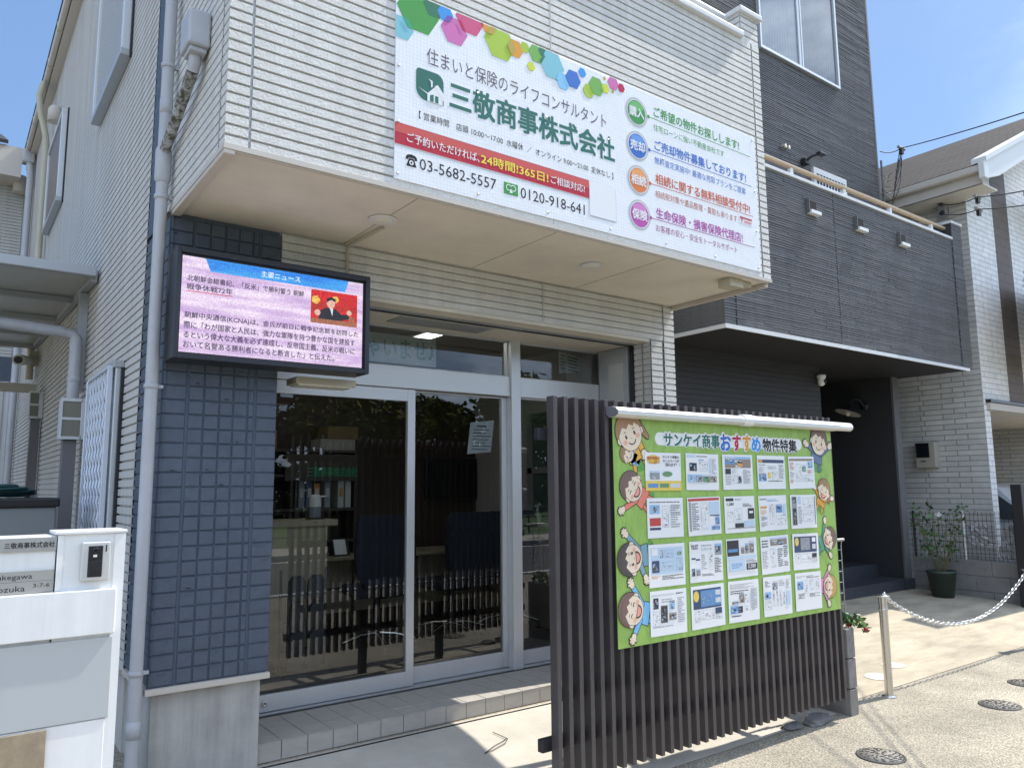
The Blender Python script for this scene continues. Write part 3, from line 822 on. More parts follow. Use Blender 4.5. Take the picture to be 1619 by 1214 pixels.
for y0 in (5.0,): 
    b.box(4.60, 4.625, 4.95, 5.02, 1.16, 2.2, ALUD); b.box(4.60, 4.625, 5.9, 5.97, 1.16, 2.2, ALUD); b.box(4.60, 4.625, 4.95, 5.97, 1.62, 1.68, ALUD)
    b.box(4.612, 4.62, 5.02, 5.9, 1.16, 2.2, mat('grey_green_pane', (.10, .14, .13), .2))
b.build('interior_window', office)
t = thing('pump_bottle', 'clear hand gel pump bottle on the white window sill', 'bottle', (4.56, 5.75, 1.155))
b = MB(); b.lathe([(.034, 0), (.036, .07), (.028, .09), (.012, .10), (.012, .12)], (4.55, 5.75, 1.156), mat('gel_bottle', (.55, .58, .6), .2), 14); b.build('flask', t)
b = MB(); b.lathe([(.012, .12), (.014, .135), (.005, .137), (.005, .16)], (4.55, 5.75, 1.156), WHITE, 10); b.box(4.51, 4.56, 5.744, 5.756, 1.312, 1.322, WHITE); b.build('pump', t)
# papers stuck to the inside of the glass
PAPER = mat('paper', (.72, .71, .66), .7); INK = mat('print_ink', (.10, .10, .10), .7); INKG = mat('print_grey', (.38, .38, .38), .7)
t = thing('notice_sheet', 'white notice sheet hanging slightly tilted inside the second glass door', 'notice', (3.32, 4.885, 1.75))
b = MB(); b.face([(3.195, 4.885, 1.745), (3.412, 4.885, 1.765), (3.446, 4.885, 2.012), (3.225, 4.885, 1.985)], PAPER); b.build('sheet', t)
b = MB()
for i in range(8):
    z = 1.955 - i * .025; d = .10 * (z - 1.87)
    w = .12 if i == 0 else .17 - .05 * ((i * 7) % 3) / 2
    b.rect(3.245 + d * .9 + (.03 if i == 0 else 0), 3.245 + d * .9 + w, z, z + (.011 if i == 0 else .006), 4.8835, INK)
b.build('print', t)
t = thing('welcome_banner', 'white greeting banner with green characters inside the transom window', 'banner', (2.6, 4.9, 2.39))
b = MB(); b.box(1.80, 2.925, 4.895, 4.897, 2.385, 2.595, mat('thin_vinyl', (.68, .70, .68), .4)); b.build('sheet', t)
b = MB(); b.text('いらっしゃいませ♪', (1.86, 2.905, 2.42, 2.565), 4.8935, mat('green_brush', (.12, .30, .18), .6), .012); b.build('lettering', t)
t = thing('licence_plate', 'framed licence notice behind the right transom window', 'notice', (4.33, 4.95, 2.46))
b = MB(); b.face([(4.15, 4.93, 2.44), (4.51, 5.05, 2.50), (4.51, 5.05, 2.63), (4.15, 4.93, 2.63)], PAPER); b.build('sheet', t)
b = MB()
for i in range(5):
    for x0, x1 in ((4.18, 4.24), (4.29, 4.46)):
        z = 2.60 - i * .028; f = lambda x: 4.93 + (x - 4.15) / 3 - .002
        b.face([(x0, f(x0), z), (x1 - .03 * (i % 2), f(x1 - .03 * (i % 2)), z), (x1 - .03 * (i % 2), f(x1 - .03 * (i % 2)), z + .008), (x0, f(x0), z + .008)], INK)
b.build('print', t)

# ------------------------------------------------------------------ LED news display on the corner column
t = thing('led_display', 'black framed LED news screen mounted on the slate blue corner column', 'display', (1.41, 4.1, 2.147))
LX0, LX1, LZ0_, LZ1_, LY = .882, 1.945, 2.147, 2.72, 4.0
b = MB()
b.box(LX0, LX1, LY + .022, 4.19, LZ0_, LZ1_, NAVY, .004)
b.box(LX0, LX0 + .022, LY, LY + .03, LZ0_, LZ1_, NAVY, .003); b.box(LX1 - .026, LX1, LY, LY + .03, LZ0_, LZ1_, NAVY, .003)
b.box(LX0 + .022, LX1 - .026, LY + .001, LY + .03, LZ1_ - .030, LZ1_, NAVY, .003); b.box(LX0 + .022, LX1 - .026, LY + .001, LY + .03, LZ0_, LZ0_ + .026, NAVY, .003)
b.build('housing', t)
SU0, SU1, SV0, SV1 = .913, 1.906, 2.181, 2.676
def led(name, col, estr, noise=.25, streak=0.0, c2=None):
    m = bpy.data.materials.new(name); m.use_nodes = True; n = m.node_tree; b = n.nodes['Principled BSDF']
    b.inputs['Base Color'].default_value = (.02, .02, .02, 1); b.inputs['Roughness'].default_value = .6
    tc_ = n.nodes.new('ShaderNodeTexCoord'); sc = n.nodes.new('ShaderNodeVectorMath'); sc.operation = 'SCALE'; sc.inputs['Scale'].default_value = 1 / .004
    fl = n.nodes.new('ShaderNodeVectorMath'); fl.operation = 'FLOOR'; wn = n.nodes.new('ShaderNodeTexWhiteNoise')
    n.links.new(tc_.outputs['Object'], sc.inputs[0]); n.links.new(sc.outputs[0], fl.inputs[0]); n.links.new(fl.outputs[0], wn.inputs['Vector'])
    mp_ = n.nodes.new('ShaderNodeMapping'); mp_.inputs['Scale'].default_value = (1.2, 1, 13); mp_.inputs['Rotation'].default_value = (0, .10, 0)
    zz = n.nodes.new('ShaderNodeTexNoise'); zz.inputs['Scale'].default_value = 2; zz.inputs['Detail'].default_value = 2
    n.links.new(tc_.outputs['Object'], mp_.inputs['Vector']); n.links.new(mp_.outputs['Vector'], zz.inputs['Vector'])
    mxx = n.nodes.new('ShaderNodeMix'); mxx.data_type = 'RGBA'; mxx.inputs[6].default_value = (*col, 1); mxx.inputs[7].default_value = (*(c2 or col), 1)
    rr = n.nodes.new('ShaderNodeMapRange'); rr.inputs['From Min'].default_value = .35; rr.inputs['From Max'].default_value = .65
    n.links.new(zz.outputs['Fac'], rr.inputs['Value']); n.links.new(rr.outputs['Result'], mxx.inputs[0])
    r2 = n.nodes.new('ShaderNodeMapRange'); r2.inputs['To Min'].default_value = 1 - noise; r2.inputs['To Max'].default_value = 1 + noise
    n.links.new(wn.outputs['Value'], r2.inputs['Value'])
    k = n.nodes.new('ShaderNodeMath'); k.operation = 'MULTIPLY'; k.inputs[1].default_value = estr; n.links.new(r2.outputs['Result'], k.inputs[0])
    n.links.new(mxx.outputs[2], b.inputs['Emission Color']); n.links.new(k.outputs['Value'], b.inputs['Emission Strength'])
    return m
EL = .50
LEDBG = led('led_lavender', (.95, .80, .98), EL, .22, c2=(.64, .45, .76))
LEDBL = led('led_blue', (.03, .25, .85), EL, .3, c2=(.08, .45, .95)); LEDRED = led('led_red', (.75, .02, .03), EL, .5, c2=(.5, .03, .02))
LEDYEL = led('led_yellow', (.9, .55, .1), EL, .5); LEDSK = led('led_skin', (.8, .5, .4), EL, .3); LEDTX = led('led_text', (.07, .04, .11), EL, .6)
LEDDK = led('led_dark', (.02, .02, .03), EL, .5); LEDWH = led('led_white', (.75, .9, 1.), EL, .3); LEDBR = led('led_brown', (.4, .15, .08), EL, .4)
b = MB(); b.rect(LX0 + .022, LX1 - .026, LZ0_ + .026, LZ1_ - .030, LY + .0195, BLACK); b.rect(SU0, SU1, SV0, SV1, LY + .018, LEDBG)
b.flat([(1.025, SV1), (1.815, SV1), (1.795, 2.610), (1.052, 2.610)], LY + .0172, LEDBL)
b.build('screen', t)
b = MB(); y = LY + .0165
def led_px(x, yv):   # position inside the screen from a 0..1 grid
    return SU0 + x * (SU1 - SU0), SV1 - yv * (SV1 - SV0)
def led_line(s, x0, x1, y0, y1, m=LEDTX, bold=.022):
    u0, v1 = led_px(x0, y0); u1, v0 = led_px(x1, y1); b.text(s, (u0, u1, v0, v1), y, m, bold)
led_line('主要ニュース', .40, .62, .035, .105, LEDWH)
led_line('北朝鮮金総書記、「反米」で勝利誓う 朝鮮', .025, .645, .195, .262)
led_line('戦争休戦72年', .025, .255, .285, .352)
u0, v = led_px(.025, .362); u1, _ = led_px(.255, .362); b.rect(u0, u1, v - .004, v, y, LEDRED)
led_line('朝鮮中央通信(KCNA)は、金氏が前日に戦争記念館を訪問した', .020, .975, .580, .655)
led_line('際に「わが国家と人民は、強力な軍隊を持つ豊かな国を建設す', .020, .955, .680, .755)
led_line('るという偉大な大義を必ず達成し、反帝国主義、反米の戦いに', .020, .955, .780, .855)
led_line('おいて名誉ある勝利者になると断言した」と伝えた。', .020, .83, .880, .955)
b.build('lettering', t)
b = MB()
def L2(x, yv): return led_px(x, yv)
P0, P1 = L2(.685, .155), L2(.965, .535)
def pp(a, c): return (P0[0] + a * (P1[0] - P0[0]), P0[1] + c * (P1[1] - P0[1]))
def prect(a0, a1, c0, c1, y_, m): (u0, v1), (u1, v0) = pp(a0, c0), pp(a1, c1); b.rect(u0, u1, v0, v1, y_, m)
prect(0, 1, 0, 1, y, LEDRED)
for cx, cz, r_ in ((.10, .3, .10), (.52, .22, .08)):
    c = pp(cx, cz); b.flat(ngon(c[0], c[1], r_ * .27, 5, 1.2), y - .0004, LEDYEL)
prect(0, 1, .86, 1, y - .0008, LEDBR)
b.flat([pp(.16, .86), pp(.20, .60), pp(.32, .50), pp(.52, .52), (pp(.66, .66)), pp(.80, .64), pp(.84, .76), pp(.62, .86)], y - .0008, LEDDK)
b.flat(ngon(*pp(.42, .34), .030, 14, 0, .85, 1.1), y - .0012, LEDSK)
b.flat([pp(.33, .34), pp(.33, .22), pp(.42, .16), pp(.52, .22), pp(.52, .30), pp(.42, .25)], y - .0016, LEDDK)
b.flat([pp(.40, .50), pp(.47, .51), pp(.455, .74)], y - .0012, LEDWH)
b.flat(ngon(*pp(.82, .58), .016, 10), y - .0012, LEDSK)
b.flat(ngon(*pp(.14, .68), .018, 10), y - .0012, LEDSK); b.flat(ngon(*pp(.88, .78), .02, 10), y - .0012, LEDBR)
b.build('news_picture', t)
t = thing('wall_lamp', 'flat beige wall lamp under the LED news screen', 'lamp', (1.78, 4.3, 2.10))
b = MB(); b.box(1.60, 1.97, 4.22, 4.38, 2.095, 2.135, PVCB, .004); b.build('housing', t)
b = MB(); b.box(1.62, 1.95, 4.232, 4.368, 2.088, 2.097, LAMPW, .002); b.build('cover', t)

# ------------------------------------------------------------------ main signboard
SY = 3.235
t = thing('shop_signboard', 'large white company signboard with coloured hexagons on the upper storey', 'sign', (3.16, SY, 3.0))
def sign_mat():
    m = mat('sign_sheet', (.80, .80, .80), .4, spec=.4, bump=.5, bscale=2.2, bdist=.012)
    n = m.node_tree; bb = n.nodes['Principled BSDF']; tc_ = n.nodes.new('ShaderNodeTexCoord'); sp = n.nodes.new('ShaderNodeSeparateXYZ'); cb = n.nodes.new('ShaderNodeCombineXYZ')
    n.links.new(tc_.outputs['Object'], sp.inputs['Vector']); n.links.new(sp.outputs['X'], cb.inputs['X']); n.links.new(sp.outputs['Z'], cb.inputs['Y'])
    k = n.nodes.new('ShaderNodeTexBrick'); k.offset = 0; k.inputs['Scale'].default_value = 1; k.inputs['Brick Width'].default_value = .0205; k.inputs['Row Height'].default_value = .0205; k.inputs['Mortar Size'].default_value = .0008
    k.inputs['Color1'].default_value = (.82, .82, .82, 1); k.inputs['Color2'].default_value = (.82, .82, .82, 1); k.inputs['Mortar'].default_value = (.60, .65, .74, 1)
    n.links.new(cb.outputs['Vector'], k.inputs['Vector']); n.links.new(k.outputs['Color'], bb.inputs['Base Color'])
    return m
SGN = sign_mat()
SX0, SX1, SZ0, SZ1 = 1.681, 4.640, 3.0, 4.02
b = MB(); b.box(SX0, SX1, SY, YO - .001, SZ0, SZ1, SGN, .001); b.build('panel', t)
def ink(n, c, r=.6): return mat('ink_' + n, c, r, spec=.2)
GRN = ink('deep_green', (.035, .16, .13)); GRY = ink('grey', (.13, .11, .14)); BLK = ink('black', (.02, .02, .025)); RED = ink('red', (.48, .035, .06)); REDL = ink('red_light', (.60, .11, .10)); WHT = ink('white', (.8, .8, .8)); YEL = ink('yellow', (.85, .72, .10))
G1 = ink('green', (.07, .32, .08)); G2 = ink('lime', (.40, .55, .07)); G3 = ink('leaf', (.18, .42, .10)); TEA = ink('teal', (.22, .52, .60)); BL1 = ink('blue', (.05, .17, .55)); BL2 = ink('sky', (.25, .55, .80)); BL3 = ink('azure', (.05, .30, .72)); PNK = ink('pink', (.62, .17, .42)); ROS = ink('rose', (.62, .10, .22)); ORG = ink('orange', (.72, .33, .05)); OLV = ink('olive', (.48, .36, .08)); DGR = ink('bottle_green', (.04, .18, .11)); VIO = ink('violet', (.18, .10, .42)); YG = ink('yellow_green', (.62, .66, .06)); CRM = ink('crimson', (.5, .02, .08)); TGR = ink('sea_green', (.05, .36, .20))
b = MB()
hexes = [(1.809, 3.931, .125, G1), (1.715, 3.81, .070, TEA), (1.905, 3.998, .068, DGR), (1.974, 3.985, .050, BL3), (2.128, 4.005, .091, ROS), (2.030, 3.906, .085, PNK), (2.254, 4.018, .052, ORG),
         (2.331, 3.945, .108, G2), (2.438, 3.948, .058, ORG), (2.506, 3.98, .035, G2), (2.592, 3.971, .061, G3), (2.640, 4.0, .037, DGR), (2.709, 3.938, .093, TEA), (2.55, 3.878, .030, YG), (2.791, 3.865, .056, BL2), (2.869, 3.903, .062, BL1), (2.944, 3.97, .032, BL3),
         (2.993, 3.867, .048, G2), (3.059, 3.918, .065, G3), (3.135, 3.929, .034, YG), (3.203, 3.986, .048, PNK), (3.273, 3.975, .031, CRM), (3.129, 3.992, .012, ORG), (3.199, 3.930, .012, OLV)]
for i, (x, z, r, m) in enumerate(hexes):
    p = clip(ngon(x, z, r, 6), SX0 + .001, SX1, SZ0, SZ1 - .001)
    if p: b.flat(p, SY - .0008 - .0001 * i, m)
# overlaps, printed darker
def overlap(h1, h2, m, k):
    A = ngon(h1[0], h1[1], h1[2], 6); B = ngon(h2[0], h2[1], h2[2], 6)
    for i in range(6):
        p, q = B[i], B[(i + 1) % 6]; out = []
        for j, a in enumerate(A):
            c = A[(j + 1) % len(A)]
            fa = (q[0] - p[0]) * (a[1] - p[1]) - (q[1] - p[1]) * (a[0] - p[0]); fc = (q[0] - p[0]) * (c[1] - p[1]) - (q[1] - p[1]) * (c[0] - p[0])
            if fa >= 0: out.append(a)
            if fa * fc < 0:
                s = fa / (fa - fc); out.append((a[0] + s * (c[0] - a[0]), a[1] + s * (c[1] - a[1])))
        A = out
        if len(A) < 3: return
    A = clip(A, SX0 + .001, SX1, SZ0, SZ1 - .001)
    if A: b.flat(A, SY - .0036 - .0001 * k, m)
for k, (i, j, m) in enumerate(((0, 1, TGR), (3, 5, VIO), (4, 5, CRM), (4, 6, RED), (6, 7, OLV), (7, 8, OLV), (10, 12, DGR), (12, 14, BL2), (15, 14, BL1), (9, 10, G3), (17, 18, G3), (18, 19, G2))): overlap(hexes[i], hexes[j], m, k)
b.build('hexagon_pattern', t)
y1 = SY - .0012; y2 = SY - .0024
b = MB()
b.text('住まいと保険のライフコンサルタント', (1.862, 3.135, 3.662, 3.756), y1, GRY, -.004)
b.text('三敬商事株式会社', (1.999, 3.203, 3.458, 3.622), y1, GRN, .032)
b.text('【 営業時間　店頭 10:00〜17:00  水曜休  ／  オンライン 9:00〜21:00  定休なし 】', (1.818, 3.183, 3.350, 3.392), y1, BLK)
b.text('03-5682-5557', (1.824, 2.299, 3.079, 3.139), y1, BLK)
b.text('0120-918-641', (2.465, 2.941, 3.073, 3.135), y1, BLK)
b.flat([(1.744, 3.118), (1.746, 3.132), (1.756, 3.142), (1.777, 3.146), (1.798, 3.142), (1.808, 3.132), (1.810, 3.118), (1.796, 3.116), (1.793, 3.127), (1.761, 3.127), (1.758, 3.116)], y1, BLK)
b.flat([(1.764, 3.124), (1.790, 3.124), (1.797, 3.108), (1.806, 3.082), (1.748, 3.082), (1.757, 3.108)], y1 - .0002, BLK); b.flat(ngon(1.777, 3.102, .0125, 16), y1 - .0004, WHT); b.flat(ngon(1.777, 3.102, .006, 12), y1 - .0006, BLK)
for s, bb, m, bo in (('ご希望の物件お探しします!', (3.564, 4.453, 3.870, 3.945), G1, .022), ('ご売却物件募集しております!', (3.562, 4.515, 3.640, 3.714), BL1, .022), ('相続に関する無料相談受付中!', (3.560, 4.543, 3.412, 3.486), ink('vermilion', (.62, .13, .06)), .022), ('生命保険・損害保険代理店!', (3.555, 4.441, 3.180, 3.254), ink('magenta', (.45, .09, .36)), .022),
                     ('住宅ローンに強い不動産会社です', (3.559, 4.276, 3.774, 3.822), G1, 0), ('無料査定実施中! 最適な売却プランをご提案', (3.559, 4.503, 3.549, 3.598), BL1, 0), ('相続税対策や遺品整理・買取も承ります', (3.554, 4.389, 3.321, 3.369), ink('brick', (.5, .14, .09)), 0), ('お客様の安心・安全をトータルサポート', (3.549, 4.372, 3.093, 3.141), ink('plum', (.36, .08, .26)), 0)):
    b.text(s, bb, y1, m, bo)
for z, x0, m in ((3.855, 3.513, G1), (3.628, 3.511, BL1), (3.402, 3.508, ink('vermilion2', (.55, .14, .07))), (3.172, 3.503, ink('plum2', (.40, .09, .30)))):
    b.rect(x0, 4.575, z - .0022, z + .0022, y1, m); b.flat(ngon(x0, z, .012, 12), y2, m)
b.rect(4.411, 4.564, 3.322, 3.380, y1, WHT); b.rect(4.418, 4.557, 3.362, 3.374, y2, RED); b.text('T', (4.425, 4.455, 3.326, 3.358), y2, RED, .03); b.rect(4.465, 4.55, 3.335, 3.350, y2, ink('pale_red', (.7, .3, .3)))
b.build('lettering', t)
b = MB()
b.rect(SX0, 2.979, 3.183, 3.296, y1, RED); b.rect(SX0, 2.979, 3.245, 3.292, y1 - .0004, REDL)
b.rect(SX0, 2.979, 3.176, 3.183, y1, ink('shadow_grey', (.5, .5, .52)))
b.text('ご予約いただければ、', (1.750, 2.190, 3.207, 3.258), y2, WHT, .012); b.text('24時間!365日!', (2.199, 2.665, 3.205, 3.264), y2, YEL, .022); b.text('ご相談対応!', (2.683, 2.944, 3.209, 3.258), y2, WHT, .012)
b.build('red_ribbon', t)
b = MB(); b.rect(2.350, 2.447, 3.074, 3.141, y1, G1)
for cx in (2.383, 2.414):
    for i in range(16):
        a0, a1 = 2 * math.pi * i / 16, 2 * math.pi * (i + 1) / 16
        b.face([(cx + .019 * math.cos(a0), y2, 3.114 + .019 * math.sin(a0)), (cx + .019 * math.cos(a1), y2, 3.114 + .019 * math.sin(a1)), (cx + .014 * math.cos(a1), y2, 3.114 + .014 * math.sin(a1)), (cx + .014 * math.cos(a0), y2, 3.114 + .014 * math.sin(a0))][::-1], WHT)
b.flat([(2.398, 3.107), (2.410, 3.086), (2.400, 3.084), (2.387, 3.084)], y2, WHT)
b.build('freedial_mark', t)
b = MB(); b.rect(2.985, 3.201, 3.076, 3.289, y1, ink('plate_shadow', (.55, .56, .60))); b.rect(2.982, 3.197, 3.082, 3.295, y2, WHT); b.build('white_plate', t)
# logo: rounded leaf-shaped badge with a house
b = MB()
def rounded(u0, u1, v0, v1, rs, n=8):
    out = []
    for (cx, cz, a0), r in zip(((u1, v1, 0), (u0, v1, 90), (u0, v0, 180), (u1, v0, 270)), rs):
        ccx = cx - r if cx == u1 else cx + r; ccz = cz - r if cz == v1 else cz + r
        for i in range(n + 1):
            a = R(a0 + 90 * i / n); out.append((ccx + r * math.cos(a), ccz + r * math.sin(a)))
    return out
b.flat(rounded(1.800, 1.964, 3.458, 3.626, (.045, .022, .06, .004)), y1, GRN)
b.flat([(1.866, 3.458), (1.866, 3.50), (1.928, 3.565), (1.966, 3.522), (1.966, 3.50), (1.958, 3.508), (1.958, 3.458)], y2, WHT)
b.flat([(1.810, 3.520), (1.866, 3.497), (1.868, 3.503)], y2, WHT)
b.flat([(1.908, 3.548), (1.966, 3.480), (1.964, 3.500), (1.920, 3.560)], y2 - .0004, WHT)
b.flat([(1.882, 3.462), (1.882, 3.495), (1.903, 3.503), (1.903, 3.462)], y2 - .0006, GRN); b.flat([(1.912, 3.462), (1.912, 3.500), (1.932, 3.500), (1.932, 3.462)], y2 - .0006, GRN)
b.flat([(1.872, 3.583), (1.897, 3.576), (1.897, 3.545), (1.888, 3.538), (1.886, 3.570)], y2, WHT)
b.build('logo', t)
for z, c, cl, s in ((3.852, (.06, .30, .09), (.16, .46, .16), '購入'), (3.626, (.05, .16, .52), (.14, .32, .68), '売却'), (3.398, (.70, .22, .07), (.80, .36, .14), '相続'), (3.171, (.48, .10, .38), (.62, .25, .52), '保険')):
    b = MB(); x = 3.405
    b.flat(ngon(x, z, .098, 36), y1, ink('silver_ring', (.50, .50, .50), .3)); b.flat(ngon(x, z, .088, 36), y1 - .0004, ink('silver_ring_light', (.66, .66, .66), .3)); b.flat(ngon(x, z, .080, 36), y1 - .0008, ink('badge_' + s, c)); b.flat(ngon(x, z + .040, .060, 24, 0, 1, .55), y1 - .0011, ink('badge_hl_' + s, cl))
    b.text(s, (x - .068, x + .068, z - .035, z + .035), y1 - .0018, WHT, .03)
    b.build('badge', t)
b = MB()
for x in (1.70, 2.18, 2.66, 3.15, 3.64, 4.13, 4.61):
    for z in (3.03, 3.30, 3.60, 3.99):
        if x in (1.70, 4.61) or z in (3.03, 3.60): b.lathe([(0, -.006), (.006, -.005), (.007, 0)], (x, SY, z), STEEL, 8, 'y')
b.build('screw', t)
t.location = (t.location.x + .019, t.location.y + .019, t.location.z + .012)

# ------------------------------------------------------------------ slatted screen fence
FX0, FX1, FY = 2.485, 5.0, 3.0
t = thing('slatted_screen', 'dark brown vertical slat screen fence standing in front of the shopfront', 'fence', (3.7, 3.05, -.06))
b = MB()
for i in range(36):
    x = FX0 + i * (FX1 - .026 - FX0) / 35
    b.box(x, x + .026, FY, FY + .055, .072, 1.957, BROWN, .0015)
b.build('slats', t)
for z in (.255, .475, 1.02, 1.765):
    b = MB(); b.box(FX0 - (.055 if z in (.255, 1.765) else -.06), FX1 + .01, FY + .0565, FY + .095, z - .03, z + .03, BLACKM, .003); b.build('rail', t)
for x in (2.95, 3.75, 4.55):
    b = MB(); b.box(x, x + .06, 3.42, 3.48, -.1, 1.85, BLACKM, .003); b.box(x + .015, x + .045, FY + .0955, 3.4195, 1.74, 1.79, BLACKM); b.box(x + .015, x + .045, FY + .0955, 3.4195, .45, .50, BLACKM); b.box(x + .015, x + .045, FY + .06, FY + .0955, .285, 1.73, BLACKM) if x > 9 else None; b.build('post', t)

# roller banner hung on the fence
t = thing('property_banner', 'green recommended property banner hung in a roller case on the brown slats', 'banner', (3.93, 2.985, .66))
BX0, BX1, BZ0, BZ1, BY = 2.882, 4.966, .662, 1.875, 2.985
LEAF = mat('banner_green', (.29, .46, .10), .5, var=.22, vscale=7, aniso=(3, 1, 1.2))
b = MB(); b.box(BX0, BX1, BY, BY + .003, BZ0, BZ1, LEAF); b.build('cloth', t)
b = MB()   # grass strokes printed on the cloth
rg = random.Random(5)
LT = mat('banner_light_stroke', (.36, .58, .16), .45); DKG = mat('banner_dark_stroke', (.17, .38, .06), .45)
for i in range(420):
    u, v = rg.uniform(BX0 + .03, BX1 - .03), rg.uniform(BZ0 + .03, BZ1 - .04); a = rg.uniform(-1.2, 1.2); l = rg.uniform(.015, .045)
    b.flat([(u, v), (u + l * math.sin(a) + .002, v + l * math.cos(a)), (u + .005, v + .002)], BY - .0004, LT if i % 3 else DKG)
b.build('grass_print', t)
b = MB()
HOOD = mat('white_aluminium_case', (.78, .78, .76), .3, metal=.25)
prof = [(FY - .002, 1.922), (FY - .035, 1.919), (FY - .075, 1.911), (FY - .090, 1.896), (FY - .088, 1.874), (FY - .06, 1.862), (FY - .02, 1.860), (FY - .002, 1.880)]
b.extr(prof, 'x', 2.855, 4.98, HOOD)
b.tube([(4.0, FY - .055, 1.892), (5.145, FY - .055, 1.892), (5.155, FY - .055, 1.892)], [.030, .030, .026], HOOD, 16)
b.tube([(3.93, FY - .055, 1.890), (4.02, FY - .055, 1.890)], .037, HOOD, 16)
b.extr([(p[0] * 1.0, p[1]) for p in prof], 'x', 2.848, 2.8545, mat('case_end_cap', (.16, .16, .18), .5))
for x in (2.9, 3.35, 3.8, 4.3, 4.75): b.box(x, x + .012, FY - .03, FY - .02, 1.916, 1.925, BLACKM)
b.build('roller_case', t)

def ell(cx, cz, rx, rz, n=22, a=0.0):
    out = []
    for i in range(n):
        q = 2 * math.pi * i / n; x, z = rx * math.cos(q), rz * math.sin(q)
        out.append((cx + x * math.cos(a) - z * math.sin(a), cz + x * math.sin(a) + z * math.cos(a)))
    return out
def capsule(p, q, r0, r1, n=6):
    dx, dz = q[0] - p[0], q[1] - p[1]; a = math.atan2(dz, dx)
    return [(q[0] + r1 * math.cos(a - math.pi / 2 + math.pi * i / n), q[1] + r1 * math.sin(a - math.pi / 2 + math.pi * i / n)) for i in range(n + 1)] + \
           [(p[0] + r0 * math.cos(a + math.pi / 2 + math.pi * i / n), p[1] + r0 * math.sin(a + math.pi / 2 + math.pi * i / n)) for i in range(n + 1)]
LINE = mat('print_outline', (.035, .022, .02), .5); SKIN = mat('print_skin', (.80, .66, .50), .5); BLUSH = mat('print_blush', (.80, .42, .32), .5); MOUTH = mat('print_mouth', (.78, .33, .27), .5)
HAIR1 = mat('print_light_brown_hair', (.36, .21, .11), .5); HAIR2 = mat('print_brown_hair', (.19, .12, .10), .5); HAIR3 = mat('print_dark_hair', (.09, .075, .07), .5); HAIR4 = mat('print_gold_hair', (.55, .33, .10), .5)
SH = {k: mat('print_' + k, c, .5) for k, c in dict(amber=(.75, .42, .06), coral=(.75, .22, .15), teal=(.20, .36, .42), sky=(.20, .48, .75), denim=(.12, .18, .30), orange=(.75, .35, .05), mint=(.12, .35, .22), rose=(.72, .30, .45), shade=(.12, .33, .06)).items()}

